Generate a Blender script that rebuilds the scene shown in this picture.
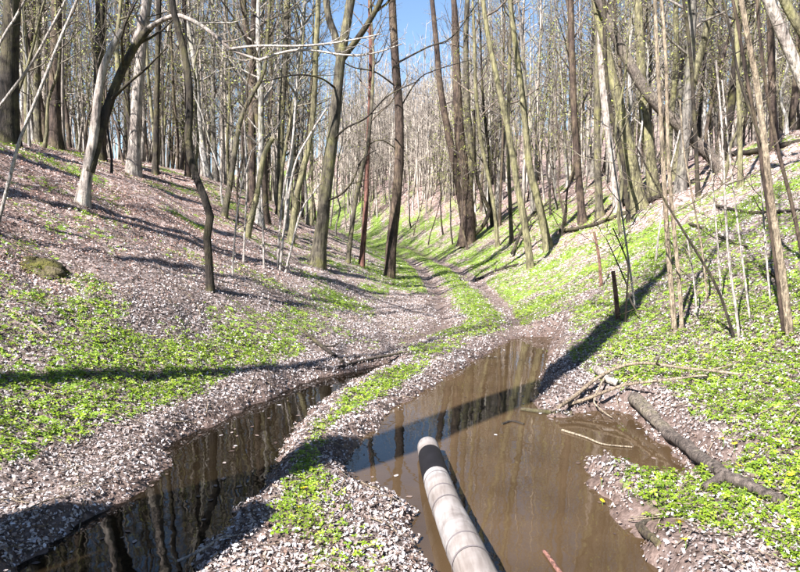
import bpy, math
import numpy as np
from mathutils import Vector

for o in list(bpy.data.objects):
    bpy.data.objects.remove(o)
scene = bpy.context.scene
COL = scene.collection

# ------------------------------------------------------------------ camera
CAM_H, PITCH, FPX = 1.6, math.radians(4.64), 628.0
cam_d = bpy.data.cameras.new('camera')
cam_d.sensor_width = 36.0
cam_d.lens = FPX / 800.0 * 36.0
cam_d.clip_start = 0.05
cam_d.clip_end = 1000.0
cam = bpy.data.objects.new('camera', cam_d)
COL.objects.link(cam)
cam.location = (0, 0, CAM_H)
cam.rotation_euler = (math.pi / 2 - PITCH, 0, 0)
scene.camera = cam

# ------------------------------------------------------------------ sky, sun, exposure
ELEV = math.radians(44)
LX, LY = 0.61, 0.79                                   # way the light travels, seen from above
world = bpy.data.worlds.new('World')
scene.world = world
world.use_nodes = True
wn = world.node_tree
wn.nodes.clear()
sky = wn.nodes.new('ShaderNodeTexSky')
sky.sky_type = 'NISHITA'
sky.sun_disc = False
sky.sun_elevation = ELEV
sky.sun_rotation = math.atan2(-LX, -LY)
sky.air_density = 1.0
sky.dust_density = 0.15
sky.ozone_density = 3.0
bg = wn.nodes.new('ShaderNodeBackground')
bg.inputs['Strength'].default_value = 0.05
wo = wn.nodes.new('ShaderNodeOutputWorld')
wn.links.new(sky.outputs[0], bg.inputs[0])
wn.links.new(bg.outputs[0], wo.inputs[0])

sun_d = bpy.data.lights.new('sun', 'SUN')
sun_d.energy = 5.0
sun_d.angle = math.radians(0.5)
sun_d.color = (1.0, 0.965, 0.955)
sun = bpy.data.objects.new('sun', sun_d)
COL.objects.link(sun)
sun.location = (-20, -25, 40)
sun.rotation_euler = Vector((LX * math.cos(ELEV), LY * math.cos(ELEV), -math.sin(ELEV))).to_track_quat('-Z', 'Y').to_euler()

vs = scene.view_settings
vs.view_transform = 'Standard'
vs.look = 'None'
vs.exposure = 2.2
vs.gamma = 1.0
vs.use_curve_mapping = False
scene.cycles.use_denoising = True
scene.cycles.max_bounces = 6
scene.cycles.diffuse_bounces = 3
scene.cycles.glossy_bounces = 3
scene.cycles.transparent_max_bounces = 12
scene.cycles.caustics_reflective = False
scene.cycles.caustics_refractive = False

# ------------------------------------------------------------------ numbers
def vnoise(x, y, seed=0):
    """smooth value noise, -1..1"""
    x = np.asarray(x, float); y = np.asarray(y, float)
    xi = np.floor(x).astype(np.int64); yi = np.floor(y).astype(np.int64)
    fx = x - xi; fy = y - yi
    fx = fx * fx * (3 - 2 * fx); fy = fy * fy * (3 - 2 * fy)
    def h(a, b):
        n = (a * 374761393 + b * 668265263 + seed * 974634777) & 0x7fffffff
        n = ((n ^ (n >> 13)) * 1274126177) & 0x7fffffff
        n = (n ^ (n >> 16)) & 0xffff
        return n / 32767.5 - 1.0
    a = h(xi, yi); b = h(xi + 1, yi); c = h(xi, yi + 1); d = h(xi + 1, yi + 1)
    return (a * (1 - fx) + b * fx) * (1 - fy) + (c * (1 - fx) + d * fx) * fy

def fbm(x, y, seed=0, octs=3):
    s = 0; a = 1.0
    for i in range(octs):
        s = s + a * vnoise(np.asarray(x) * 2 ** i, np.asarray(y) * 2 ** i, seed + 17 * i)
        a *= 0.5
    return s / 1.75

CP, SP = math.cos(PITCH), math.sin(PITCH)
def ray(px, py):
    a = (px - 400) / FPX; b = -(py - 286) / FPX
    return np.array([a, CP + b * SP, -SP + b * CP])
def at(px, py, d):
    r = ray(px, py)
    return np.array([0, 0, CAM_H]) + r * (d / r[1])
def on_plane(px, py, z):
    r = ray(px, py)
    return np.array([0, 0, CAM_H]) + r * ((z - CAM_H) / r[2])

def project(x, y, z):
    p = np.array([x, y, z - CAM_H])
    depth = p[1] * CP - p[2] * SP
    up = p[1] * SP + p[2] * CP
    return 400 + FPX * p[0] / depth, 286 - FPX * up / depth

WATER_Z = -0.06
PUDDLE_PX = [(520,337),(557,335),(556,350),(548,368),(540,385),(537,408),(548,417),(575,414),(600,408),(640,413),(655,432),
             (680,457),(705,478),(722,492),(700,494),(670,489),(640,478),(612,463),(590,460),(583,470),(592,485),(605,500),
             (622,520),(640,545),(655,572),(668,605),(640,650),(520,650),(455,610),(441,572),(425,548),(412,525),(415,506),
             (395,496),(360,490),(348,478),(345,465),(352,448),(375,428),(400,408),(420,395),(450,375),(475,360),(500,346)]
CHANNEL_PX = [(398,361),(370,367),(345,373),(300,385),(270,398),(240,410),(205,428),(180,442),(158,455),(166,464),(160,476),
              (140,490),(105,515),(60,542),(20,572),(-10,610),(120,650),(182,572),(205,548),(240,515),(262,488),(275,460),(290,435),
              (315,408),(350,385),(385,371)]
PUDDLE = np.array([on_plane(x, y, WATER_Z)[:2] for x, y in PUDDLE_PX])
CHANNEL = np.array([on_plane(x, y, WATER_Z)[:2] for x, y in CHANNEL_PX])

def sdf(poly, x, y):
    """signed distance to a polygon, negative inside"""
    x = np.asarray(x, float); y = np.asarray(y, float)
    d = np.full(x.shape, 1e9); inside = np.zeros(x.shape, bool)
    n = len(poly)
    for i in range(n):
        ax, ay = poly[i]; bx, by = poly[(i + 1) % n]
        ex, ey = bx - ax, by - ay
        wx, wy = x - ax, y - ay
        t = np.clip((wx * ex + wy * ey) / (ex * ex + ey * ey + 1e-12), 0, 1)
        d = np.minimum(d, (wx - ex * t) ** 2 + (wy - ey * t) ** 2)
        c = ((ay > y) != (by > y))
        with np.errstate(divide='ignore', invalid='ignore'):
            xc = ax + (y - ay) / (by - ay if by != ay else 1e-12) * ex
        inside ^= c & (x < xc)
    return np.where(inside, -1, 1) * np.sqrt(d)

_ty = [-30, 0, 3, 5, 7, 10, 15, 20, 27, 35, 45, 60, 90, 140]
_tl = [-3.4, -2.9, -2.45, -1.95, -1.15, -0.55, -0.3, -0.2, -0.1, -0.5, -2.2, -7, -20, -50]
_tr = [1.8, 1.9, 2.0, 2.3, 2.25, 2.3, 2.75, 2.9, 2.7, 2.1, 0.8, -3.5, -16, -46]
def toe_l(y): return np.interp(y, _ty, _tl)
def toe_r(y): return np.interp(y, _ty, _tr)
_ry = [0, 3.1, 3.8, 5.15, 6.7, 8.7, 11.2, 17, 25, 35, 45, 60]
_rx = [-.3, -.45, -.67, -.57, -.2, .55, 1.5, 1.75, 1.65, 1.1, 0.0, -3.5]
def ridge_x(y): return np.interp(y, _ry, _rx)

def softplus(t, k):
    return k * np.logaddexp(0, np.asarray(t) / k)
def bank(t, s, top, soft):
    a = softplus(t, soft)
    h = s * a
    over = softplus(h - top, 0.5)
    return h - over * 0.78

def water_sd(x, y):
    near = (np.abs(x) < 8) & (y < 14) & (y > -2)
    out = np.full(np.shape(x), 5.0)
    if np.any(near):
        xn, yn = x[near], y[near]
        out[near] = np.minimum(sdf(PUDDLE, xn, yn), sdf(CHANNEL, xn, yn))
    return out

def height(x, y):
    x = np.atleast_1d(np.asarray(x, float)); y = np.atleast_1d(np.asarray(y, float))
    x, y = np.broadcast_arrays(x, y)
    base = 0.018 * softplus(y - 14, 2.0) + 0.15 * softplus(y - 58, 6) * (1 / (1 + np.exp((y - 150) / 15)))
    base = base + np.where(y > 150, 9.0, 0) * 0
    tl = toe_l(y) - x; tr = x - toe_r(y)
    n1 = fbm(x * .35, y * .35, 3); n2 = fbm(x * 1.3, y * 1.3, 8); n3 = fbm(x * 4.5, y * 4.5, 21)
    z = base + bank(tl + .3 * n1, 0.47, 4.0 + .6 * n1, 0.22) + bank(tr + .3 * n1, 0.52, 4.6 + .6 * n1, 0.42)
    # wheel ruts on the dry part of the track
    m = 1 / (1 + np.exp(-(y - 9.5) * 1.5)) * (1 / (1 + np.exp((y - 55) / 4)))
    rx = ridge_x(y)
    for off in (-0.72, 0.68):
        z = z - m * 0.11 * np.exp(-((x - rx - off) / 0.27) ** 2)
    z = z + m * 0.05 * np.exp(-((x - rx) / 0.3) ** 2)
    slope_m = np.clip((np.maximum(tl, tr)) / 2.5, 0, 1)
    z = z + n2 * (0.035 + .09 * slope_m) + n3 * (0.02 + .022 * slope_m) + 0.012
    far = np.clip((np.hypot(x, y) - 25) / 30, 0, 1)
    z = z + far * 0.8 * fbm(x * .06, y * .06, 40)
    # water basins
    sd = water_sd(x, y) + 0.07 * n3 + 0.05 * vnoise(x * 11, y * 11, 5) + .02 * vnoise(x * 27, y * 27, 6)
    sm = np.clip((sd + 0.30) / 0.52, 0, 1)
    sm = sm * sm * (3 - 2 * sm)
    bed = WATER_Z - 0.15
    z = np.where(sd < 0.22, bed + (z - bed) * sm, z)
    z = z + 0.018 * np.exp(-((sd - 0.2) / 0.12) ** 2) * (1 + 1.5 * n2)
    return z
def gz(x, y): return float(height(x, y)[0])
def ground_hit(px, py):
    r = ray(px, py); r = r / r[1]
    d = np.concatenate([np.arange(1.5, 30, .03), np.arange(30, 200, .25)])
    z = CAM_H + r[2] * d
    below = np.nonzero(z < height(r[0] * d, d))[0]
    k = d[below[0]] if len(below) else 60.0
    return np.array([r[0] * k, k, gz(r[0] * k, k)])
def gnormal(x, y, e=0.06):
    hx = (height(x + e, y) - height(x - e, y)) / (2 * e)
    hy = (height(x, y + e) - height(x, y - e)) / (2 * e)
    n = np.stack([-hx, -hy, np.ones_like(hx)], -1)
    return n / np.linalg.norm(n, axis=-1, keepdims=True)

def green_w(x, y):
    """how thickly the low green plants grow, 0..1"""
    tl = toe_l(y) - x; tr = x - toe_r(y); rx = ridge_x(y)
    sd = water_sd(x, y)
    n = fbm(x * .9, y * .9, 61); nf = fbm(x * 2.6, y * 2.6, 77)
    w = np.zeros(np.shape(x))
    left = tl > 0.0
    band = np.exp(-((tl - .72) / 0.62) ** 2) * np.clip((11 - y) / 3, 0.35, 1)
    w = np.where(left, 0.9 * band + .27 + .1 * np.clip(n, -1, 1), w)
    right = tr > -0.25
    wr = np.where(y < 6.5, .95, np.where(y < 10, .8, .64)) - .07 * np.clip(tr - 1.5, 0, 7)
    w = np.where(right, wr, w)
    mid = (~left) & (~right)
    strip = np.exp(-((x - rx - 0.02) / 0.36) ** 2)
    wm = np.where(y > 9.5, 1.25 * strip, .85 * strip)
    wm = np.where((y > 17) & (x < rx - 1.0), .95, wm)
    wm = np.where((y > 36), .85, wm)
    w = np.where(mid, wm, w)
    w = w + .5 * n + .5 * nf
    w = w * np.clip((sd - .10) / .18, 0, 1)
    # leaf-covered margins along the left channel and the puddle's outer corner
    w = w - .8 * np.exp(-((np.maximum(tl, 0) - .03) / .2) ** 2) * (y < 9) * left
    spit = np.exp(-(((x - 1.75) / .55) ** 2 + ((y - 3.6) / .55) ** 2))
    w = w + 1.0 * spit * np.clip((sd - .03) / .1, 0, 1)
    bare = np.exp(-(((x + .42) / .35) ** 2 + ((y - 3.2) / .5) ** 2))
    w = w - .55 * bare
    return np.clip((w - .32) / .42, 0, 1)

# ------------------------------------------------------------------ materials
def newmat(name):
    m = bpy.data.materials.new(name)
    m.use_nodes = True
    nt = m.node_tree
    nt.nodes.clear()
    out = nt.nodes.new('ShaderNodeOutputMaterial')
    return m, nt, out
def N(nt, typ, **kw):
    n = nt.nodes.new(typ)
    for k, v in kw.items():
        setattr(n, k, v)
    return n
def ramp(nt, src, stops):
    r = nt.nodes.new('ShaderNodeValToRGB')
    e = r.color_ramp.elements
    while len(e) < len(stops):
        e.new(0.5)
    for el, (p, c) in zip(e, stops):
        el.position = p
        el.color = (c[0], c[1], c[2], 1)
    nt.links.new(src, r.inputs[0])
    return r
def mixc(nt, fac, a, b, mode='MIX'):
    m = nt.nodes.new('ShaderNodeMix')
    m.data_type = 'RGBA'
    m.blend_type = mode
    for sock, v in ((m.inputs[0], fac), (m.inputs[6], a), (m.inputs[7], b)):
        if hasattr(v, 'is_output'):
            nt.links.new(v, sock)
        elif isinstance(v, (int, float)):
            sock.default_value = v
        else:
            sock.default_value = (v[0], v[1], v[2], 1)
    return m.outputs[2]
def math_(nt, op, a, b=0.0):
    m = nt.nodes.new('ShaderNodeMath')
    m.operation = op
    for s, v in ((m.inputs[0], a), (m.inputs[1], b)):
        if hasattr(v, 'is_output'):
            nt.links.new(v, s)
        else:
            s.default_value = v
    return m.outputs[0]

def bark_mat(name, stops, moss=0.3, scale=1.0, by_object=True, pale_patch=0.0):
    m, nt, out = newmat(name)
    L = nt.links.new
    tc = N(nt, 'ShaderNodeTexCoord')
    mp = N(nt, 'ShaderNodeMapping')
    mp.inputs['Scale'].default_value = (9 * scale, 9 * scale, 1.6 * scale)
    L(tc.outputs['Object'], mp.inputs[0])
    n1 = N(nt, 'ShaderNodeTexNoise'); n1.inputs['Scale'].default_value = 2.2; n1.inputs['Detail'].default_value = 7; n1.inputs['Roughness'].default_value = .65
    L(mp.outputs[0], n1.inputs[0])
    n2 = N(nt, 'ShaderNodeTexNoise'); n2.inputs['Scale'].default_value = 1.1; n2.inputs['Detail'].default_value = 3
    L(tc.outputs['Object'], n2.inputs[0])
    oi = N(nt, 'ShaderNodeObjectInfo')
    if by_object:
        base = oi.outputs['Color']
    else:
        base = ramp(nt, n2.outputs[0], stops).outputs[0]
    v = ramp(nt, n1.outputs[0], [(.34, (.16, .15, .15)), (.48, (.75, .74, .73)), (.58, (1.05, 1.04, 1.02)), (.7, (1.5, 1.45, 1.4))]).outputs[0]
    c = mixc(nt, 1.0, base, v, 'MULTIPLY')
    n3 = N(nt, 'ShaderNodeTexNoise'); n3.inputs['Scale'].default_value = 6 * scale; n3.inputs['Detail'].default_value = 5; n3.inputs['Roughness'].default_value = .7
    L(tc.outputs['Object'], n3.inputs[0])
    lich = ramp(nt, n3.outputs[0], [(.38, (.62, .6, .58)), (.52, (1, 1, 1)), (.66, (1.45, 1.45, 1.4))]).outputs[0]
    c = mixc(nt, .8, c, lich, 'MULTIPLY')
    if moss:
        mm = math_(nt, 'MULTIPLY', math_(nt, 'MULTIPLY', ramp(nt, n2.outputs[0], [(.44, (0, 0, 0)), (.6, (1, 1, 1))]).outputs[0], ramp(nt, n3.outputs[0], [(.4, (0, 0, 0)), (.6, (1, 1, 1))]).outputs[0]), moss * 1.3)
        c = mixc(nt, mm, c, (.135, .13, .03))
    b = N(nt, 'ShaderNodeBump'); b.inputs['Strength'].default_value = 1.0; b.inputs['Distance'].default_value = .05
    L(n1.outputs[0], b.inputs['Height'])
    p = N(nt, 'ShaderNodeBsdfPrincipled'); p.inputs['Roughness'].default_value = .85
    p.inputs['Specular IOR Level'].default_value = .25
    L(c, p.inputs['Base Color']); L(b.outputs[0], p.inputs['Normal'])
    L(p.outputs[0], out.inputs[0])
    return m

M = {}
M['bark_wood'] = bark_mat('bark_wood', [(0, (.07, .05, .038)), (.3, (.135, .108, .085)), (.55, (.20, .185, .155)), (.78, (.20, .185, .10)), (1, (.36, .34, .31))], moss=.35)
M['bark_dark'] = bark_mat('bark_dark', [(.35, (.025, .02, .016)), (.65, (.055, .043, .034))], moss=.25, by_object=False)
M['bark_brown'] = bark_mat('bark_brown', [(.35, (.045, .031, .025)), (.65, (.10, .07, .055))], moss=.12, by_object=False)
M['bark_pale'] = bark_mat('bark_pale', [(.35, (.24, .20, .175)), (.65, (.42, .375, .335))], moss=.12, by_object=False)
M['bark_moss'] = bark_mat('bark_moss', [(.35, (.11, .098, .055)), (.65, (.24, .22, .135))], moss=.4, by_object=False)
M['bark_grey'] = bark_mat('bark_grey', [(.35, (.06, .052, .038)), (.65, (.15, .13, .098))], moss=.5, by_object=False)
M['bark_red'] = bark_mat('bark_red', [(.35, (.12, .055, .042)), (.65, (.19, .095, .075))], moss=0, by_object=False)
M['bark_log'] = bark_mat('bark_log', [(.35, (.10, .08, .068)), (.65, (.22, .185, .16))], moss=.25, by_object=False, scale=2.2)
M['bark_stake'] = bark_mat('bark_stake', [(.35, (.16, .085, .06)), (.65, (.26, .15, .11))], moss=0, by_object=False, scale=3)
M['twig_pale'] = bark_mat('twig_pale', [(.35, (.40, .35, .31)), (.65, (.58, .53, .48))], moss=0, by_object=False, scale=3)
M['far_wood_hazed'] = bark_mat('far_wood_hazed', [(.35, (.20, .172, .148)), (.65, (.40, .355, .305))], moss=0, by_object=False, scale=.25)  # bark lightened so its colour carries the pale haze of distance
M['twig_tan'] = bark_mat('twig_tan', [(.35, (.26, .20, .14)), (.65, (.40, .33, .24))], moss=0, by_object=False, scale=3)
M['twig_wood'] = bark_mat('twig_wood', [(0, (.10, .075, .06)), (.45, (.20, .165, .135)), (.8, (.26, .235, .16)), (1, (.36, .33, .30))], moss=0)

def leaf_mat(name, rough=.6, transl=.25):
    m, nt, out = newmat(name)
    L = nt.links.new
    a = N(nt, 'ShaderNodeAttribute'); a.attribute_name = 'tint'
    p = N(nt, 'ShaderNodeBsdfPrincipled'); p.inputs['Roughness'].default_value = rough
    p.inputs['Specular IOR Level'].default_value = .35
    L(a.outputs['Color'], p.inputs['Base Color'])
    t = N(nt, 'ShaderNodeBsdfTranslucent')
    L(a.outputs['Color'], t.inputs['Color'])
    mx = N(nt, 'ShaderNodeMixShader'); mx.inputs[0].default_value = transl
    L(p.outputs[0], mx.inputs[1]); L(t.outputs[0], mx.inputs[2])
    L(mx.outputs[0], out.inputs[0])
    return m
M['dry_leaf'] = leaf_mat('dry_leaf', .5, .12)
M['green_leaf'] = leaf_mat('green_leaf', .45, .35)

def plain(name, c, rough=.6, spec=.4):
    m, nt, out = newmat(name)
    p = N(nt, 'ShaderNodeBsdfPrincipled')
    tc = N(nt, 'ShaderNodeTexCoord')
    n = N(nt, 'ShaderNodeTexNoise'); n.inputs['Scale'].default_value = 14; n.inputs['Detail'].default_value = 4
    nt.links.new(tc.outputs['Object'], n.inputs[0])
    r = ramp(nt, n.outputs[0], [(.3, [k * .72 for k in c]), (.7, [min(1, k * 1.15) for k in c])])
    nt.links.new(r.outputs[0], p.inputs['Base Color'])
    p.inputs['Roughness'].default_value = rough
    p.inputs['Specular IOR Level'].default_value = spec
    nt.links.new(p.outputs[0], out.inputs[0])
    return m
M['bud'] = plain('bud', (.30, .33, .06), .6)
M['petal'] = plain('petal', (.85, .62, .01), .45)
M['stem_green'] = plain('stem_green', (.09, .16, .03), .5)
M['moss'] = bark_mat('moss', [(.4, (.05, .042, .018)), (.6, (.13, .12, .024))], moss=.5, by_object=False, scale=3)
M['rot_wood'] = bark_mat('rot_wood', [(.35, (.06, .045, .036)), (.65, (.12, .09, .07))], moss=.4, by_object=False, scale=2)

def ground_material():
    m, nt, out = newmat('forest_floor')
    L = nt.links.new
    tc = N(nt, 'ShaderNodeTexCoord')
    att = N(nt, 'ShaderNodeAttribute'); att.attribute_name = 'kind_mask'
    sep = N(nt, 'ShaderNodeSeparateColor'); L(att.outputs['Color'], sep.inputs[0])
    green, mud, red = sep.outputs[0], sep.outputs[1], sep.outputs[2]
    wn_ = N(nt, 'ShaderNodeTexNoise'); wn_.inputs['Scale'].default_value = 7; wn_.inputs['Detail'].default_value = 2
    L(tc.outputs['Object'], wn_.inputs[0])
    warp = mixc(nt, .06, tc.outputs['Object'], wn_.outputs['Color'], 'ADD')
    v = N(nt, 'ShaderNodeTexVoronoi'); v.inputs['Scale'].default_value = 14
    L(warp, v.inputs[0])
    vs_ = N(nt, 'ShaderNodeSeparateColor'); L(v.outputs['Color'], vs_.inputs[0])
    litter = ramp(nt, vs_.outputs[0], [(0, (.085, .055, .042)), (.3, (.18, .125, .10)), (.65, (.33, .26, .225)), (1, (.52, .45, .42))]).outputs[0]
    litr = ramp(nt, vs_.outputs[0], [(0, (.07, .042, .032)), (.35, (.165, .105, .084)), (.7, (.28, .205, .175)), (1, (.44, .375, .35))]).outputs[0]
    c = mixc(nt, red, litter, litr)
    nl = N(nt, 'ShaderNodeTexNoise'); nl.inputs['Scale'].default_value = 1.7; nl.inputs['Detail'].default_value = 6
    L(tc.outputs['Object'], nl.inputs[0])
    c = mixc(nt, .55, c, ramp(nt, nl.outputs[0], [(.3, (.5, .48, .46)), (.65, (1.1, 1.1, 1.1))]).outputs[0], 'MULTIPLY')
    v2 = N(nt, 'ShaderNodeTexVoronoi'); v2.inputs['Scale'].default_value = 34
    L(warp, v2.inputs[0])
    v2s = N(nt, 'ShaderNodeSeparateColor'); L(v2.outputs['Color'], v2s.inputs[0])
    matted_shaded = ramp(nt, v2s.outputs[0], [(0, (.018, .012, .01)), (.35, (.05, .035, .029)), (.7, (.11, .083, .072)), (1, (.20, .165, .155))]).outputs[0]
    c = mixc(nt, math_(nt, 'MULTIPLY', att.outputs['Alpha'], math_(nt, 'SUBTRACT', .9, math_(nt, 'MULTIPLY', red, .45))), c, matted_shaded)  # dark matted litter close by, deepened to paint the shadow gaps between leaves
    # low plants, as cells that thicken where the mask is high
    g = math_(nt, 'LESS_THAN', vs_.outputs[1], green)
    gc = ramp(nt, vs_.outputs[2], [(0, (.075, .13, .012)), (1, (.19, .27, .035))]).outputs[0]
    c = mixc(nt, g, c, gc)
    nm = N(nt, 'ShaderNodeTexNoise'); nm.inputs['Scale'].default_value = 24; nm.inputs['Detail'].default_value = 6
    L(tc.outputs['Object'], nm.inputs[0])
    mc = ramp(nt, nm.outputs[0], [(.3, (.045, .03, .024)), (.7, (.13, .092, .076))]).outputs[0]
    c = mixc(nt, mud, c, mc)
    b = N(nt, 'ShaderNodeBump'); b.inputs['Strength'].default_value = .9; b.inputs['Distance'].default_value = .05
    hgt = math_(nt, 'ADD', math_(nt, 'ADD', vs_.outputs[1], math_(nt, 'MULTIPLY', v2s.outputs[1], .5)), math_(nt, 'MULTIPLY', nm.outputs[0], .6))
    L(hgt, b.inputs['Height'])
    p = N(nt, 'ShaderNodeBsdfPrincipled')
    L(c, p.inputs['Base Color']); L(b.outputs[0], p.inputs['Normal'])
    rg = math_(nt, 'SUBTRACT', .85, math_(nt, 'MULTIPLY', mud, .3))
    L(rg, p.inputs['Roughness']); p.inputs['Specular IOR Level'].default_value = .3
    L(p.outputs[0], out.inputs[0])
    return m
M['ground'] = ground_material()

def water_material(name, mud_c, murk, tint):
    m, nt, out = newmat(name)
    L = nt.links.new
    tc = N(nt, 'ShaderNodeTexCoord')
    n = N(nt, 'ShaderNodeTexNoise'); n.inputs['Scale'].default_value = 1.6; n.inputs['Detail'].default_value = 5
    L(tc.outputs['Object'], n.inputs[0])
    dc = ramp(nt, n.outputs[0], [(.3, [k * .75 for k in mud_c]), (.7, [k * 1.2 for k in mud_c])]).outputs[0]
    d = N(nt, 'ShaderNodeBsdfDiffuse'); L(dc, d.inputs[0])
    t = N(nt, 'ShaderNodeBsdfTransparent'); t.inputs[0].default_value = (*tint, 1)
    body = N(nt, 'ShaderNodeMixShader'); body.inputs[0].default_value = murk
    L(t.outputs[0], body.inputs[1]); L(d.outputs[0], body.inputs[2])
    w = N(nt, 'ShaderNodeTexNoise'); w.inputs['Scale'].default_value = 5; w.inputs['Detail'].default_value = 2
    L(tc.outputs['Object'], w.inputs[0])
    b = N(nt, 'ShaderNodeBump'); b.inputs['Strength'].default_value = .05; b.inputs['Distance'].default_value = .02
    L(w.outputs[0], b.inputs['Height'])
    gl = N(nt, 'ShaderNodeBsdfGlossy'); gl.inputs['Roughness'].default_value = .02
    L(b.outputs[0], gl.inputs['Normal'])
    fr = N(nt, 'ShaderNodeFresnel'); fr.inputs[0].default_value = 1.48
    L(b.outputs[0], fr.inputs['Normal'])
    mx = N(nt, 'ShaderNodeMixShader')
    L(fr.outputs[0], mx.inputs[0]); L(body.outputs[0], mx.inputs[1]); L(gl.outputs[0], mx.inputs[2])
    L(mx.outputs[0], out.inputs[0])
    return m
M['puddle'] = water_material('muddy_water', (.092, .059, .031), .5, (.48, .34, .21))
M['channel'] = water_material('clear_brown_water', (.022, .015, .008), .3, (.25, .185, .115))

# ------------------------------------------------------------------ mesh helpers
class MB:
    def __init__(s):
        s.v = []; s.f = []; s.mi = []; s.n = 0; s.q = {}
    def add(s, v, f, mi=0):
        v = np.asarray(v, np.float32); f = np.asarray(f, np.int64)
        s.v.append(v); s.f.append(f + s.n); s.mi.append(np.full(len(f), mi, np.int32)); s.n += len(v)
    def tube(s, pts, rad, sides=6, mi=0, cap=False, jit=0.0, rng=None):
        if not cap and not jit:
            s.q.setdefault((len(pts), sides, mi), []).append((pts, rad))
            return
        pts = np.asarray(pts, float); rad = np.asarray(rad, float)
        k = len(pts)
        t = np.gradient(pts, axis=0)
        t /= np.linalg.norm(t, axis=1, keepdims=True) + 1e-9
        m = np.abs(t.mean(0)); ref = np.eye(3)[int(np.argmin(m))]
        u = np.cross(t, ref); u /= np.linalg.norm(u, axis=1, keepdims=True) + 1e-9
        w = np.cross(t, u)
        a = np.linspace(0, 2 * np.pi, sides, endpoint=False)
        rr = rad[:, None] * np.ones(sides)
        if jit and rng is not None:
            lobes = 1 + jit * (np.sin(3 * a + rng.uniform(0, 6))[None] * .5 + rng.normal(0, .5, (k, sides)))
            rr = rr * lobes
        v = pts[:, None] + rr[..., None] * (np.cos(a)[None, :, None] * u[:, None] + np.sin(a)[None, :, None] * w[:, None])
        i = np.arange(k - 1)[:, None] * sides; j = np.arange(sides)[None]
        j2 = (j + 1) % sides
        f = np.stack([i + j, i + j2, i + sides + j2, i + sides + j], -1).reshape(-1, 4)
        v = v.reshape(-1, 3)
        s.add(v, f, mi)
        if cap:
            for row, flip in ((0, True), (k - 1, False)):
                c = np.vstack([v[row * sides:(row + 1) * sides], pts[row]])
                jj = np.arange(sides)
                q = np.stack([jj, (jj + 1) % sides, np.full(sides, sides), np.full(sides, sides)], -1)
                if flip: q = q[:, [1, 0, 2, 3]]
                s.add(c, q, mi)
    def flush(s):
        """all waiting plain tubes of one size at once"""
        for (k, sides, mi), lst in s.q.items():
            P = np.array([a for a, b in lst], float); Rr = np.array([b for a, b in lst], float)
            m = len(P)
            t = np.gradient(P, axis=1)
            t /= np.linalg.norm(t, axis=2, keepdims=True) + 1e-9
            ref = np.eye(3)[np.argmin(np.abs(t.mean(1)), axis=1)][:, None] * np.ones((1, k, 1))
            u = np.cross(t, ref); u /= np.linalg.norm(u, axis=2, keepdims=True) + 1e-9
            w = np.cross(t, u)
            a = np.linspace(0, 2 * np.pi, sides, endpoint=False)
            v = P[:, :, None] + Rr[:, :, None, None] * (np.cos(a)[None, None, :, None] * u[:, :, None] + np.sin(a)[None, None, :, None] * w[:, :, None])
            i = np.arange(k - 1)[:, None] * sides; j = np.arange(sides)[None]; j2 = (j + 1) % sides
            f = np.stack([i + j, i + j2, i + sides + j2, i + sides + j], -1).reshape(-1, 4)
            f = (f[None] + (np.arange(m) * k * sides)[:, None, None]).reshape(-1, 4)
            s.add(v.reshape(-1, 3), f, mi)
        s.q = {}
    def mesh(s, name, mats, smooth=True, tint=None):
        s.flush()
        v = np.vstack(s.v) if s.v else np.zeros((0, 3), np.float32)
        f = np.vstack(s.f); mi = np.concatenate(s.mi)
        tri = f[:, 2] == f[:, 3]
        ln = np.where(tri, 3, 4).astype(np.int32)
        st = np.concatenate([[0], np.cumsum(ln)[:-1]]).astype(np.int32)
        mask = np.ones(f.shape, bool); mask[tri, 3] = False
        loops = f[mask].astype(np.int32)
        me = bpy.data.meshes.new(name)
        me.vertices.add(len(v)); me.vertices.foreach_set('co', v.astype(np.float32).ravel())
        me.loops.add(len(loops)); me.loops.foreach_set('vertex_index', loops)
        me.polygons.add(len(f)); me.polygons.foreach_set('loop_start', st)
        me.polygons.foreach_set('material_index', mi)
        me.polygons.foreach_set('use_smooth', np.full(len(f), smooth))
        for m in mats:
            me.materials.append(m)
        if tint is not None:
            a = me.color_attributes.new('tint', 'FLOAT_COLOR', 'POINT')
            a.data.foreach_set('color', np.hstack([tint, np.ones((len(tint), 1))]).astype(np.float32).ravel())
        me.update(calc_edges=True)
        return me

def link(name, me, parent=None, loc=(0, 0, 0)):
    o = bpy.data.objects.new(name, me)
    COL.objects.link(o)
    o.location = loc
    if parent is not None:
        o.parent = parent
    return o
def tag(o, label, cat, group=None, kind=None):
    if label: o['label'] = label
    if cat: o['category'] = cat
    if group: o['group'] = group
    if kind: o['kind'] = kind
    return o
def smooth_path(pts, n):
    """Catmull-Rom through pts, n samples"""
    p = np.asarray(pts, float)
    if len(p) == 2:
        t = np.linspace(0, 1, n)[:, None]
        return p[0] * (1 - t) + p[1] * t
    e = np.vstack([2 * p[0] - p[1], p, 2 * p[-1] - p[-2]])
    seg = np.linalg.norm(np.diff(p, axis=0), axis=1); cum = np.concatenate([[0], np.cumsum(seg)])
    out = []
    for s in np.linspace(0, cum[-1] - 1e-6, n):
        i = min(np.searchsorted(cum, s, side='right') - 1, len(p) - 2)
        t = (s - cum[i]) / (seg[i] + 1e-9)
        a, b, c, d = e[i:i + 4]
        out.append(.5 * (2 * b + (c - a) * t + (2 * a - 5 * b + 4 * c - d) * t * t + (3 * b - a - 3 * c + d) * t ** 3))
    return np.array(out)

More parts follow.
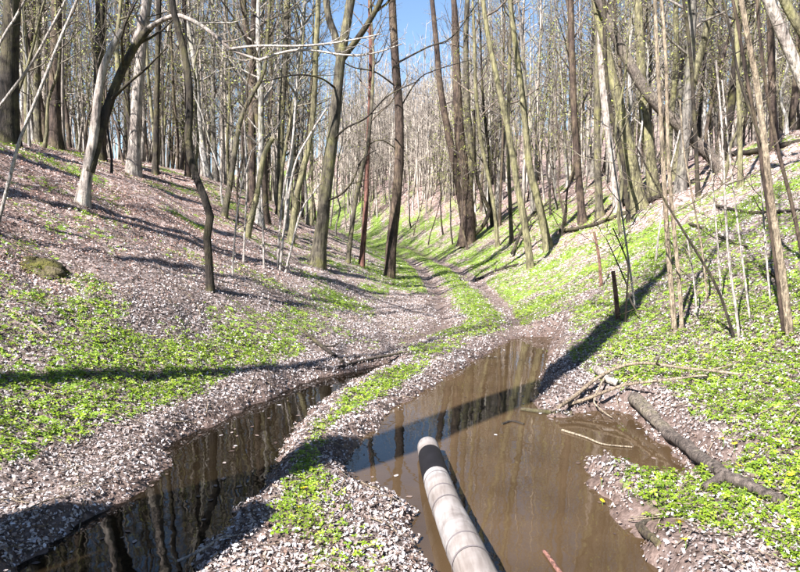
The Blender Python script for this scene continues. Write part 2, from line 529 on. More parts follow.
# ------------------------------------------------------------------ the ground
def graded(a, b, lo, hi, step, grow, maxstep):
    xs = list(np.arange(lo, hi + 1e-6, step))
    s = step; x = hi
    while x < b:
        s = min(s * grow, maxstep); x += s; xs.append(x)
    s = step; x = lo; left = []
    while x > a:
        s = min(s * grow, maxstep); x -= s; left.append(x)
    return np.array(left[::-1] + xs)
gx = graded(-170, 170, -2.6, 2.8, .045, 1.045, 4)
gy = graded(-25, 330, 2.5, 8.5, .045, 1.04, 4)
X, Y = np.meshgrid(gx, gy)
xf, yf = X.ravel(), Y.ravel()
Z = height(xf, yf)
nx, ny = len(gx), len(gy)
ii = (np.arange(ny - 1)[:, None] * nx + np.arange(nx - 1)[None]).ravel()
gb = MB()
gb.add(np.stack([xf, yf, Z], -1), np.stack([ii, ii + 1, ii + nx + 1, ii + nx], -1))
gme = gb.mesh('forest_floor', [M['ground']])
sdw = water_sd(xf, yf)
mudm = np.clip(1.15 - (sdw - .02) / .16, 0, 1)
spitm = np.exp(-(((xf - 1.35) / .3) ** 2 + ((yf - 3.35) / .5) ** 2))
barem = np.exp(-(((xf + .55) / .3) ** 2 + ((yf - 3.25) / .35) ** 2))
mudm = np.clip(np.maximum(mudm, np.maximum(spitm, barem) * 1.3 + .3 * fbm(xf * 5, yf * 5, 9) - .25), 0, 1)
rutm = (yf > 9.5) * (np.exp(-((xf - ridge_x(yf) + .72) / .24) ** 2) + np.exp(-((xf - ridge_x(yf) - .68) / .24) ** 2))
mudm = np.clip(np.maximum(mudm, rutm * .75 * (yf < 50)), 0, 1)
redm = np.clip((toe_l(yf) - xf - 1.5) / 3, 0, 1)
redm = np.maximum(redm, np.clip((xf - toe_r(yf) - 1.0) / 3, 0, 1) * np.clip((yf - 16) / 8, 0, 1))
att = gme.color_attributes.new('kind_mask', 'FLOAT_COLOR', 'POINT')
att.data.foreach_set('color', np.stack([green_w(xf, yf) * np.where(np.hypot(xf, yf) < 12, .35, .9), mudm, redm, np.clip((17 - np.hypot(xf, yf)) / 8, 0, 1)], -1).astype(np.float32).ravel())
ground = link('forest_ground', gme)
ground['kind'] = 'structure'

def water_sheet(name, poly, mat):
    lo = poly.min(0) - .3; hi = poly.max(0) + .3
    s = .06
    xs = np.arange(lo[0], hi[0], s); ys = np.arange(lo[1], hi[1], s)
    A, B = np.meshgrid(xs, ys)
    keep = sdf(poly, (A + s / 2).ravel(), (B + s / 2).ravel()) < .13
    n = len(xs)
    idx = np.arange(A.size)
    col_ok = (idx % n < n - 1) & (idx // n < len(ys) - 1)
    i = idx[keep & col_ok]
    b = MB()
    b.add(np.stack([A.ravel(), B.ravel(), np.full(A.size, WATER_Z)], -1), np.stack([i, i + 1, i + n + 1, i + n], -1))
    o = link(name, b.mesh(name, [mat]))
    o['kind'] = 'structure'
    return o
water_sheet('puddle_water', PUDDLE, M['puddle'])
water_sheet('channel_water', CHANNEL, M['channel'])

# ------------------------------------------------------------------ trees
UP = np.array([0, 0, 1.0])
def unit(v): return v / (np.linalg.norm(v) + 1e-9)
def limb(mb, rng, p, d, length, r, level, maxlevel, buds, thin):
    n = 6 if level == 1 else (4 if level == 2 else 3)
    pts = [p]; q = p.copy(); dd = d.copy()
    for i in range(n - 1):
        dd = unit(dd + rng.normal(0, .16, 3) + UP * (.10 if level == 1 else .04))
        q = q + dd * length / (n - 1)
        pts.append(q)
    pts = np.array(pts)
    rad = r * np.linspace(1, .28, n)
    mb.tube(pts, rad, 5 if level == 1 else 3)
    if level < maxlevel:
        k = int(rng.integers(4, 7)) if level == 1 else int(rng.integers(3, 5))
        k = max(2, int(k * thin))
        for j in range(k):
            t = .22 + .78 * (j + rng.uniform(.1, .9)) / k
            a = min(int(t * (n - 1)), n - 2); fr = t * (n - 1) - a
            s = pts[a] * (1 - fr) + pts[a + 1] * fr
            td = unit(pts[a + 1] - pts[a])
            side = unit(np.cross(td, rng.normal(0, 1, 3)))
            nd = unit(td * .75 + side * rng.uniform(.5, .95))
            limb(mb, rng, s, nd, length * rng.uniform(.34, .55) * (1.1 - .35 * t), max(r * .42 * (1 - .4 * t), .0045), level + 1, maxlevel, buds, thin)
    elif buds and rng.random() < buds:
        for e in (pts[-1], pts[-2]):
            s_ = rng.uniform(.02, .045) if buds > .2 else rng.uniform(.008, .018)
            a = unit(rng.normal(0, 1, 3)) * s_ * .8; b = unit(rng.normal(0, 1, 3)) * s_ * .5
            mb.add([e - a, e + b, e + a, e - b], [[0, 1, 2, 3]], 1)
def crown(mb, rng, tp, tr, start, n1, length, buds=.2, levels=3, thin=1.0, upk=.8):
    k = len(tp)
    for j in range(n1):
        t = start + (1 - start) * ((j + rng.uniform(0, 1)) / n1) ** .9
        t = min(t, .985)
        a = min(int(t * (k - 1)), k - 2); fr = t * (k - 1) - a
        s = tp[a] * (1 - fr) + tp[a + 1] * fr
        rr = tr[a] * (1 - fr) + tr[a + 1] * fr
        td = unit(tp[a + 1] - tp[a])
        az = j * 2.4 + rng.uniform(-.6, .6)
        side = np.array([math.cos(az), math.sin(az), 0])
        nd = unit(td * upk * rng.uniform(.5, 1.3) + side)
        L_ = length * rng.uniform(.55, 1.15) * (1.15 - .6 * (t - start) / (1 - start))
        limb(mb, rng, s, nd, L_, min(rr * .55, .016 * L_ + .006), 1, levels, buds, thin)

def flare(n, r0, r1, zrel, fl=.55, h=.35):
    return (r0 + (r1 - r0) * np.linspace(0, 1, n) ** .9) * (1 + fl * np.exp(-zrel / h))

# background prototypes: each a (trunk mesh, crown mesh) pair standing on its origin
def proto(seed, H, r, lean=.03, start=.35, n1=18, length=2.6, buds=.25, wob=.05, thin=1.0):
    rng = np.random.default_rng(seed)
    n = 12
    zz = np.linspace(-.25, H, n)
    ax, ay = rng.normal(0, lean, 2)
    wx = np.cumsum(rng.normal(0, wob, n)); wy = np.cumsum(rng.normal(0, wob, n))
    wx -= wx[0]; wy -= wy[0]
    pts = np.stack([ax * zz + wx, ay * zz + wy, zz], -1)
    pts = smooth_path(pts, 22)
    rad = flare(22, r, r * .16, pts[:, 2] + .25)
    t = MB(); t.tube(pts, rad, 9, jit=.06, rng=rng)
    tm = t.mesh('trunk', [M['bark_wood']])
    c = MB(); crown(c, rng, pts, rad, start, n1, length, buds, 3, thin)
    cm = c.mesh('crown', [M['twig_wood'], M['bud']])
    return tm, cm
PROTOS = []
for k in range(14):
    rg = np.random.default_rng(900 + k)
    PROTOS.append(proto(100 + k, rg.uniform(13, 19), rg.uniform(.06, .15), lean=.06, start=rg.uniform(.12, .36), n1=int(rg.integers(36, 48)), length=rg.uniform(1.8, 2.8), buds=.4, wob=.07))
THIN = []
for k in range(8):
    rg = np.random.default_rng(950 + k)
    THIN.append(proto(200 + k, rg.uniform(6, 10), rg.uniform(.03, .055), lean=.11, start=rg.uniform(.12, .3), n1=int(rg.integers(16, 24)), length=rg.uniform(1.0, 1.9), buds=.7, wob=.08))

TONES = [('dark brown', (.03, .023, .019)), ('brown', (.085, .063, .05)), ('grey', (.16, .145, .128)), ('olive mossy', (.15, .137, .082)), ('pale grey', (.33, .31, .285))]
def place(pair, x, y, rz, sc, label, group, name='bare_tree', cat='tree', tone=1):
    e = bpy.data.objects.new(name, None)
    COL.objects.link(e)
    e.location = (x, y, gz(x, y)); e.rotation_euler = (0, 0, rz); e.scale = (sc, sc, sc)
    e.empty_display_size = .2
    tag(e, label, cat, group)
    tc_ = TONES[tone][1]
    for nm, me in (('trunk', pair[0]), ('crown', pair[1])):
        o = link(nm, me, e)
        o.color = (*tc_, 1) if nm == 'trunk' else (*[.45 * a + .55 * b for a, b in zip(tc_, (.215, .185, .155))], 1)
    return e

def near_tree(name, label, px, w0, w1, mat, H, n1=14, start=.45, length=2.2, buds=.15, dy=0.0, sides=14, limbs=(), group=None,
              cat='tree', base=None, ext=True, levels=3, fl=.6, twig='twig_wood', bare=False, thin=1.0, depth=None, n=30):
    """a tree of its own: px is the stem from the ground up as seen in the photo, then it goes on to height H"""
    rng = np.random.default_rng(abs(hash_(label)) % 2 ** 31)
    b = ground_hit(*px[0]) if depth is None else at(px[0][0], px[0][1], depth)
    if depth is not None:
        b[2] = gz(b[0], b[1])
    d0 = b[1]
    m = max(len(px) - 1, 1)
    pts = [b - np.array([0, 0, .12])] + [at(x, y, d0 + dy * (i + 1) / m) for i, (x, y) in enumerate(px[1:])]
    if ext:
        q = pts[-1]; dd = unit(pts[-1] - pts[-2])
        top = b[2] + H
        while q[2] < top - .3:
            dd = unit(dd * .75 + UP * .3 + rng.normal(0, .05, 3))
            q = q + dd * min(1.4, H * .2)
            pts.append(q)
    pts = smooth_path(pts, n)
    k = FPX / d0
    zr = pts[:, 2] - pts[0, 2]
    slim = 1.0 if mat == 'twig_pale' else (.85 if mat == 'twig_tan' else .8)
    r0 = w0 * slim / 2 / k; r1 = w1 * slim / 2 / k
    zs = at(px[-1][0], px[-1][1], d0 + dy)[2] - pts[0, 2] if len(px) > 1 else H
    rad = np.interp(zr, [0, max(zs, .1), max(H, zs + .1)], [r0, r1, max(r1 * .25, .008) if ext else r1])
    rad = rad * (1 + fl * np.exp(-zr / (2.2 * r0 + .05)))
    e = bpy.data.objects.new(name, None); COL.objects.link(e)
    e.location = b
    tag(e, label, cat, group)
    t = MB(); t.tube(pts - b, rad, sides, jit=.07, rng=rng, cap=not ext)
    link('trunk', t.mesh('trunk', [M[mat]]), e)
    holder = None
    for lp, lw0, lw1, lm, lname in limbs:
        q = [at(x, y, d0 + dyy) for x, y, dyy in lp]
        q = smooth_path(q, 12 + 2 * len(lp))
        rr = np.linspace(lw0 * .85 / 2 / k, lw1 * .85 / 2 / k, len(q))
        lb = MB(); lb.tube(q - b, rr, 8, jit=.05, rng=rng, cap=True)
        if lname != 'broken_limb':
            crown(lb, rng, q - b, rr, .4, 5, .9 if lw1 < 3 else 1.6, buds, 2, .7)
        ob = link(lname, lb.mesh(lname, [M[lm], M['bud']]), holder if (lname == 'branch' and holder) else e)
        if lname == 'limb': holder = ob
    if not bare and n1:
        c = MB(); crown(c, rng, pts - b, rad, start, n1, length, buds, levels, thin)
        oc = link('crown', c.mesh('crown', [M[twig], M['bud']]), e)
        oc.color = (.15, .12, .095, 1)
    return e
def hash_(s):
    h = 7
    for ch in s:
        h = (h * 131 + ord(ch)) & 0x7fffffff
    return h

# ------------------------------------------------------------------ trees one can single out
T = near_tree
T('bare_tree', 'dark thick trunk at the left edge of the picture', [(7,148),(9,70),(12,0)], 22, 19, 'bark_dark', 17, depth=13.5)
T('forked_tree', 'pale tree on the left bank with a broken stub and a dark arching limb', [(81,203),(88,168),(94,135),(98,98),(103,70),(111,50),(122,30)], 14, 7, 'bark_pale', 6, ext=False, n1=0, fl=.8,
  limbs=[([(89,172,.0),(100,132,.1),(112,95,.15),(126,62,.2),(139,40,.2),(152,25,.2)], 13, 8.5, 'bark_dark', 'limb'),
         ([(147,29,.2),(165,19,0),(180,16,-.2),(200,25,-.4),(218,38,-.6),(232,50,-.7),(262,61,-.9)], 6, 2.6, 'bark_pale', 'branch'),
         ([(230,49,-.7),(258,46,-1),(300,46,-1.2),(340,42,-1.4),(382,34,-1.6)], 3.2, 1.2, 'twig_pale', 'branch'),
         ([(260,60,-.9),(285,52,-1),(310,50,-1.2),(345,55,-1.3),(375,53,-1.4),(402,44,-1.6)], 3, 1.2, 'twig_pale', 'branch'),
         ([(134,46,.2),(142,22,.3),(146,0,.4),(150,-80,.7),(148,-190,1)], 9, 5, 'bark_pale', 'limb'),
         ([(118,78,.2),(117,45,.5),(120,10,.7),(126,-60,.9)], 6, 3, 'bark_grey', 'branch')])
T('sinuous_tree', 'thin dark winding tree rising in front on the left bank', [(210,291),(209,262),(207,236),(210,214),(202,192),(192,165),(188,140),(190,100),(186,60),(178,30),(172,0)], 10, 7.5, 'bark_dark', 7.5, n1=10, start=.62, length=1.6, fl=.35)
T('whip_stem', 'pale thin arching stem in front of the left bank, lowest of the three', [(-6,228),(8,185),(20,140),(40,90),(60,40),(77,0),(95,-50)], 4.2, 2.6, 'twig_pale', 5, ext=False, n1=6, start=.6, length=.6, levels=2, fl=0, sides=6, cat='sapling')
T('whip_stem', 'pale thin stem slanting across the upper left corner, the middle of three', [(-70,200),(0,106),(30,66),(50,30),(66,0),(80,-28)], 3.6, 2.4, 'twig_pale', 5, ext=False, n1=5, start=.7, length=.6, levels=2, fl=0, sides=6, cat='sapling', depth=7.5)
T('whip_stem', 'pale thin stem cutting the very corner at upper left', [(-95,180),(0,43),(13,22),(25,0),(40,-30)], 3.4, 2.4, 'twig_pale', 5, ext=False, n1=5, start=.7, length=.6, levels=2, fl=0, sides=6, cat='sapling', depth=7.0)
T('bare_tree', 'straight brown trunk in the upper left between the slanting pale stems', [(55,150),(55,80),(57,0)], 14, 12, 'bark_brown', 18, depth=19)
T('bare_tree', 'thin pale trunk close beside the straight brown one at upper left', [(63,150),(62,80),(63,0)], 5.5, 4.5, 'bark_pale', 15, depth=19.5)
T('bare_tree', 'slim mossy trunk just right of the thick dark edge trunk', [(27,142),(26,70),(23,0)], 6, 5, 'bark_moss', 15, depth=17)
T('bare_tree', 'slim leaning grey trunk second from the thick dark edge trunk', [(38,143),(37,70),(39,0)], 8, 6, 'bark_grey', 16, depth=20)
T('bare_tree', 'dark trunk standing behind the broken stub of the pale forked tree', [(99,166),(99,80),(101,0)], 13, 12, 'bark_dark', 18, depth=20)
T('bare_tree', 'smooth pale beech trunk behind the right limb of the forked tree', [(133,168),(136,112),(141,52),(147,0)], 14, 11, 'bark_pale', 18, depth=19)
T('bare_tree', 'narrow dark trunk right of the smooth pale beech', [(155,170),(157,90),(159,0)], 7, 6, 'bark_dark', 16, depth=21)
T('bare_tree', 'narrow brown trunk right of the dark winding tree', [(188,190),(187,100),(184,0)], 6, 5, 'bark_brown', 16, depth=24)
T('bare_tree', 'leaning grey tree with a bent top behind the dark winding tree', [(223,217),(229,190),(233,165),(240,122),(252,95),(264,72),(268,30)], 8, 4, 'bark_grey', 8, n1=10, start=.5, length=1.4)
T('mossy_snag', 'mossy green curved stem broken off at the top on the left bank', [(246,237),(252,215),(258,190),(262,165),(266,150),(273,138)], 8.5, 5.5, 'bark_moss', 4, ext=False, n1=0, fl=.3)
T('bare_tree', 'brown straight trunk behind the mossy broken stem', [(252,190),(252,100),(254,0)], 9, 8, 'bark_brown', 17, depth=23)
T('bare_tree', 'mossy leaning trunk left of the big forked grey tree', [(290,224),(298,190),(308,150),(314,105),(316,50),(318,0)], 8, 6, 'bark_moss', 14, depth=18)
T('bare_tree', 'grey trunk standing behind the cluster of pale whips', [(279,200),(281,130),(285,60),(287,0)], 8, 7, 'bark_grey', 17, depth=24)
T('whip_stem', 'pale whip leaning right beside the big forked grey tree', [(279,270),(286,215),(295,165),(310,135),(327,108)], 3, 2, 'twig_pale', 4, ext=False, n1=4, start=.5, length=.5, levels=2, fl=0, sides=6, cat='sapling')
T('whip_stem', 'pale whip leaning most steeply at the foot of the big forked grey tree', [(284,272),(300,215),(312,195),(320,184)], 2.6, 1.8, 'twig_pale', 3, ext=False, n1=4, start=.5, length=.5, levels=2, fl=0, sides=6, cat='sapling')
T('whip_stem', 'pale nearly upright whip, leftmost below the big forked grey tree', [(277,266),(282,205),(292,146),(296,100)], 2.8, 1.8, 'twig_pale', 4, ext=False, n1=4, start=.5, length=.5, levels=2, fl=0, sides=6, cat='sapling')
T('forked_tree', 'big olive grey tree leaning right and forking high, left of the track', [(317,267),(322,225),(327,180),(333,135),(337,95),(341,57)], 17, 12, 'bark_grey', 16, n1=14, start=.5, length=2.6, fl=.45,
  limbs=[([(341,64,0),(335,36,.1),(328,15,.2),(324,-25,.3),(318,-90,.6)], 9, 6, 'bark_grey', 'limb'),
         ([(343,58,0),(358,38,-.2),(370,20,-.3),(381,0,-.4),(395,-35,-.6)], 8, 4.5, 'bark_dark', 'limb'),
         ([(333,140,0),(346,128,-.5),(366,118,-1),(388,96,-1.3),(420,80,-1.6)], 2.6, 1, 'bark_dark', 'branch'),
         ([(326,201,0),(340,195,-.3),(352,182,-.5),(362,160,-.6),(376,150,-.7)], 2.8, 1, 'bark_dark', 'branch'),
         ([(338,90,0),(320,78,-.6),(296,75,-1),(262,82,-1.4)], 2.6, 1, 'bark_dark', 'branch')])
T('bare_tree', 'straight dark brown tree beside the track in the middle', [(389,277),(392,238),(397,190),(399,150),(399,112),(395,60),(392,0)], 13.5, 9, 'bark_brown', 16, n1=12, start=.6, length=2.4, fl=.25,
  limbs=[([(399,62,0),(428,47,-.8),(452,37,-1.3),(478,2,-1.8)], 2.4, 1, 'bark_dark', 'branch'),
         ([(398,88,0),(375,72,-.5),(350,66,-.9),(322,45,-1.3)], 2.2, .9, 'bark_dark', 'branch'),
         ([(399,110,0),(418,80,.3),(436,70,.5),(470,60,.7)], 2, .9, 'bark_dark', 'branch'),
         ([(398,150,0),(380,140,-.4),(362,150,-.7)], 1.8, .8, 'bark_dark', 'branch')])
T('bare_tree', 'reddish brown slender trunk left of the straight track tree', [(361,253),(366,205),(367,160),(369,130),(371,60),(370,0)], 6.5, 5, 'bark_red', 13, depth=20)
T('bare_tree', 'grey slender stem leaning towards the reddish trunk', [(347,243),(355,205),(362,170),(368,142),(372,100)], 6, 4, 'bark_grey', 9, depth=19, n1=10)
T('multi_stem_tree', 'brown clump of stems on one reddish base right of the track', [(467,245),(468,215),(466,180),(460,140),(457,80),(455,20)], 17, 8, 'bark_brown', 16, n1=14, start=.5, length=2.4, fl=.6,
  limbs=[([(464,218,0),(458,182,0),(448,132,.2),(440,85,.4),(436,40,.5),(430,-20,.6)], 10, 5, 'bark_brown', 'stem'),
         ([(469,205,0),(471,152,-.2),(467,100,-.3),(466,30,-.4),(470,-40,-.5)], 8, 5, 'bark_grey', 'stem'),
         ([(471,238,0),(483,226,-.2),(489,210,-.3),(482,194,-.4),(475,165,-.5),(474,110,-.6)], 5, 3, 'bark_dark', 'stem')])
T('bare_tree', 'mossy yellowish slender tree curving up from beside the right rut', [(531,268),(527,240),(520,200),(516,180),(508,130),(497,80),(487,30),(483,0)], 9, 5.5, 'bark_moss', 13, n1=12, start=.5, length=1.8, fl=.25)
T('bare_tree', 'pale mossy tree leaning left, right of the yellowish slender one', [(549,249),(543,222),(537,196),(529,165),(524,110),(516,50),(510,0)], 10, 6, 'bark_moss', 14, n1=12, start=.5, length=1.8)
T('bare_tree', 'thin mossy stem right of the brown clump', [(498,247),(495,215),(489,180),(481,140),(476,90),(474,30)], 5, 4, 'bark_moss', 12, n1=10)
T('bare_tree', 'thin grey stem halfway between brown clump and pale mossy tree', [(512,243),(510,200),(508,150),(509,80),(512,0)], 5, 4, 'bark_grey', 12, n1=10)
T('bare_tree', 'upright brown trunk left of the group of mossy trunks', [(583,223),(579,180),(574,110),(571,0)], 9, 7, 'bark_brown', 16)
T('bare_tree', 'yellow mossy trunk leaning left below the fallen leaning trunk', [(641,193),(627,142),(616,92),(604,40),(595,0)], 16, 9, 'bark_moss', 17, depth=19.5)
T('bare_tree', 'yellow mossy upright trunk, rightmost of the mossy group', [(656,190),(649,150),(643,100),(640,40),(638,0)], 14, 9, 'bark_moss', 17, depth=20)
T('bare_tree', 'pale grey trunk left of the yellow leaning mossy one', [(619,197),(611,150),(605,110),(601,60),(599,0)], 9, 7, 'bark_pale', 16, depth=21)
T('bare_tree', 'light grey upright trunk right of the upright brown trunk', [(600,203),(597,140),(598,60),(601,0)], 9, 7, 'bark_grey', 16, depth=21.5)
T('bare_tree', 'thin dark stem crossing the group of mossy trunks', [(630,197),(622,155),(612,118),(606,70),(604,0)], 5, 4, 'bark_dark', 13, depth=18, n1=9)
T('leaning_dead_tree', 'dead brown trunk leaning far left, broken end on the right bank', [(722,171),(716,163),(700,147),(680,127),(650,97),(622,50),(600,0),(588,-32)], 14, 11.5, 'bark_log', 7, ext=False, n1=7, start=.6, length=1.0, levels=2, fl=0, dy=.5)
T('snag', 'splintered pale stub where the leaning dead trunk ends', [(722,172),(721,155),(719,138)], 5, 2, 'bark_pale', 1, ext=False, n1=0, fl=.3, sides=7, n=6)
T('sapling', 'tan straight stem, left of the close pair on the right bank', [(676,332),(669,260),(665,200),(661,120),(655,0)], 6.5, 4.2, 'twig_tan', 8, n1=9, start=.5, length=1.1, fl=.1, sides=8)
T('sapling', 'tan straight stem, right of the close pair on the right bank', [(683,331),(679,280),(673,220),(668,150),(666,60),(660,-30)], 5.2, 3.2, 'twig_tan', 7, n1=9, start=.5, length=1.1, fl=.1, sides=8)
T('sapling', 'thickest brown stem of the clump near the right edge', [(792,334),(782,270),(771,200),(763,130),(753,60),(741,0)], 9, 6, 'twig_tan', 9, n1=12, start=.45, length=1.3, fl=.1, sides=9,
  limbs=[([(765,150,0),(750,110,.1),(738,72,.2),(728,20,.3),(716,-30,.4)], 4, 2.2, 'bark_dark', 'branch')])
T('sapling', 'brown stem hugging the left side of the thickest clump stem', [(786,335),(776,265),(766,195),(757,130),(745,70),(733,0)], 5.5, 3.6, 'bark_brown', 8, n1=9, start=.45, length=1.1, fl=.1, sides=8)
T('sapling', 'brown stem leaning left from the right edge behind the clump', [(806,262),(792,205),(778,150),(768,100),(762,55),(757,0)], 5, 3.6, 'bark_brown', 8, n1=9, start=.5, length=1.2, fl=.1, sides=8)
T('bare_tree', 'thick pale trunk leaning in at the upper right corner', [(828,150),(812,105),(797,68),(783,35),(768,0),(757,-30)], 15, 12, 'bark_pale', 14, depth=12.5, n1=12)
T('bare_tree', 'mossy trunk crossing the upper right corner above the thick pale one', [(850,120),(825,75),(805,38),(786,5),(772,-30)], 12, 10, 'bark_moss', 14, depth=13.5, n1=10)
T('bare_tree', 'slim yellowish trunk left of the pale leaning corner trunk', [(742,160),(739,100),(737,40),(736,0)], 6, 5, 'bark_moss', 13, depth=15, n1=10)
T('bare_tree', 'dark slim trunk near the broken end of the leaning trunk', [(700,162),(694,110),(690,50),(684,0)], 5, 4, 'bark_dark', 13, depth=17, n1=10)
T('bare_tree', 'brown trunk standing behind the right sapling clump', [(776,138),(772,80),(770,0)], 9, 8, 'bark_brown', 16, depth=18, n1=12)
T('whip_stem', 'pale straight whip between the tan pair and the right clump', [(741,340),(736,310),(729,260),(725,200),(722,130),(716,60)], 3, 2, 'twig_pale', 5, ext=False, n1=6, start=.5, length=.6, levels=2, fl=0, sides=6, cat='sapling')
T('whip_stem', 'grey whip leaning left from the middle of the right bank', [(709,303),(702,250),(692,195),(684,150),(680,100)], 2.6, 1.8, 'twig_tan', 5, ext=False, n1=6, start=.5, length=.6, levels=2, fl=0, sides=6, cat='sapling')
for lab, pp in (('pale whip standing just left of the right clump', [(752,320),(745,280),(736,210),(729,150),(722,80)]),
                ('thin pale whip above the small mossy hummock', [(722,298),(718,250),(713,190),(708,130)]),
                ('short thin whip between the tan pair and the hummock', [(698,320),(694,282),(687,238)]),
                ('thin pale whip rising behind the black forked dead twig', [(637,311),(630,270),(622,215),(612,150),(606,90)]),
                ('thin pale whip behind the thickest stem near the right edge', [(772,302),(765,240),(761,170),(757,95)]),
                ('thin whip leaning right from the slope below the black log', [(655,262),(660,225),(668,180),(680,130)]),
                ('short pale whip on the left bank before the mossy broken stem', [(264,268),(263,232),(261,185)]),
                ('thin pale whip left of the mossy broken stem', [(243,262),(245,225),(247,180),(244,120)]),
                ('thin pale whip rising right of the dark winding tree', [(232,275),(235,235),(241,190),(252,150)])):
    T('whip_stem', lab, pp, 2.2, 1.5, 'twig_pale', 4, ext=False, n1=6, start=.35, length=.6, levels=2, fl=0, sides=6, cat='sapling')
T('slanting_sapling', 'dark thin stem slanting up left across the right bank', [(738,337),(718,290),(695,250),(668,206),(652,178),(636,146)], 4, 2, 'bark_dark', 4, ext=False, n1=5, start=.6, length=.6, levels=2, fl=0, sides=7, cat='dead stem')
T('dead_shrub', 'black forked dead twig standing beside the short brown stake', [(625,323),(627,292),(628,266),(621,246),(613,228)], 3, 1.6, 'bark_dark', 2, ext=False, n1=5, start=.35, length=.45, levels=2, fl=.1, sides=6, cat='dead shrub',
  limbs=[([(627,292,0),(633,305,-.1),(640,316,-.25)], 2.4, 1.2, 'bark_dark', 'branch'), ([(627,285,0),(617,262,.1),(606,238,.2)], 2, 1, 'bark_dark', 'branch')])
T('stake', 'short brown broken stake on the green right bank', [(619,319),(616,296),(613,271)], 6.5, 5, 'bark_stake', 1, ext=False, n1=0, fl=.15, sides=8, n=7, cat='stake')
T('stake', 'taller thin brown stub up the bank from the short stake', [(602,287),(599,258),(594,232)], 4.5, 3, 'bark_stake', 1, ext=False, n1=0, fl=.15, sides=8, n=7, cat='stake')
T('dead_shrub', 'dark dead bush on the bare reddish bank right of the pale mossy tree', [(562,236),(563,222),(566,206)], 3, 2, 'bark_dark', 1.5, ext=False, n1=8, start=.05, length=1.1, levels=2, fl=0, sides=6, n=8, cat='dead shrub')


# ------------------------------------------------------------------ the wood behind
rngb = np.random.default_rng(5)
taken = [(o_.location.x, o_.location.y) for o_ in COL.objects if o_.parent is None and o_.get('category')]
def free(x, y, gap):
    for a, b in taken:
        if (a - x) ** 2 + (b - y) ** 2 < gap * gap:
            return False
    return True
MARKS_L = [(22, 'behind the dark trunk at the left edge'), (60, 'around the straight brown trunk in the upper left'), (105, 'behind the broken stub of the pale forked tree'),
           (150, 'beside the smooth pale beech trunk'), (200, 'behind the dark winding tree'), (235, 'behind the leaning grey tree with bent top'),
           (272, 'behind the mossy broken stem'), (305, 'behind the pale whips'), (345, 'behind the big olive grey forked tree'), (400, 'behind the reddish slender trunk'), (470, 'behind the straight dark brown track tree')]
MARKS_R = [(430, 'left of the brown clump of stems'), (485, 'behind the brown clump of stems'), (520, 'behind the yellowish slender tree by the rut'), (560, 'behind the pale mossy tree by the track'), (592, 'behind the upright brown trunk'),
           (622, 'behind the yellow leaning mossy trunk'), (652, 'behind the yellow upright mossy trunk'), (685, 'behind the tan sapling pair'), (715, 'above the broken end of the leaning trunk'),
           (748, 'behind the slim yellowish trunk on the right'), (780, 'behind the right sapling clump'), (900, 'at the right edge behind the corner trunks')]
def scatter(n, xr, yr, ok, gap, pool, what, marks, group, name='bare_tree', cat='tree', sc=(.85, 1.2)):
    c = 0; tries = 0; spots = {}
    while c < n and tries < n * 200:
        tries += 1
        x = rngb.uniform(*xr); y = yr[0] + (yr[1] - yr[0]) * rngb.random() ** .8
        if not ok(x, y) or not free(x, y, gap):
            continue
        taken.append((x, y))
        tone = int(rngb.choice(5, p=[.28, .22, .2, .14, .16]))
        px, _ = project(x, y, 4)
        mark = next((m for lim, m in marks if px < lim), marks[-1][1])
        e = place(pool[int(rngb.integers(len(pool)))], x, y, rngb.uniform(0, 6.28), rngb.uniform(*sc), '', group, name, cat, tone)
        spots.setdefault((TONES[tone][0], mark), []).append(e)
        c += 1
    for (tn, mark), es in spots.items():
        es.sort(key=lambda e: e.location.y)
        for i, e in enumerate(es):
            rank = ''
            if len(es) == 2: rank = ('nearer ', 'farther ')[i]
            elif len(es) == 3: rank = ('nearest ', 'second nearest ', 'farthest ')[i]
            elif len(es) > 3: rank = 'nearest ' if i == 0 else ('second nearest ' if i == 1 else 'more distant ')
            e['label'] = rank + tn + ' ' + what + ' ' + mark
def inview(x, y, m=60):
    px, _ = project(x, y, 3)
    return -m < px < 800 + m
def ok_left(x, y):
    t = toe_l(y) - x
    px, _ = project(x, y, gz(x, y))
    return inview(x, y) and t > (8.5 if y < 17 else 3.2) and px < 378
def ok_right(x, y):
    t = x - toe_r(y)
    px, _ = project(x, y, gz(x, y))
    return inview(x, y) and t > (8.0 if y < 18 else 3.0) and px > 470
scatter(125, (-48, 0), (13, 62), ok_left, .75, PROTOS, 'bare tree', MARKS_L, 'bare trees of the wood above the left bank')
scatter(130, (2, 50), (15, 62), ok_right, .75, PROTOS, 'bare tree', MARKS_R, 'bare trees of the wood above the right bank')
scatter(30, (-30, 25), (62, 95), lambda x, y: inview(x, y, 10), 1.5, PROTOS, 'far valley tree', MARKS_L[:-1] + MARKS_R, 'bare trees at the far end of the valley')
scatter(58, (-24, 0), (13, 40), lambda x, y: inview(x, y) and (toe_l(y) - x) > 2.5, .5, THIN, 'thin twiggy sapling', MARKS_L, 'thin saplings on the left bank', 'sapling', 'sapling')
scatter(62, (3, 26), (13, 40), lambda x, y: inview(x, y) and (x - toe_r(y)) > 3, .5, THIN, 'thin twiggy sapling', MARKS_R, 'thin saplings on the right bank', 'sapling', 'sapling')
scatter(14, (-8, 8), (26, 58), lambda x, y: 395 < project(x, y, 0)[0] < 470 and abs(x - ridge_x(y)) > 1.3, .6, THIN, 'thin valley bottom sapling', MARKS_L[-1:] + MARKS_R[:3], 'saplings in the valley bottom', 'sapling', 'sapling')

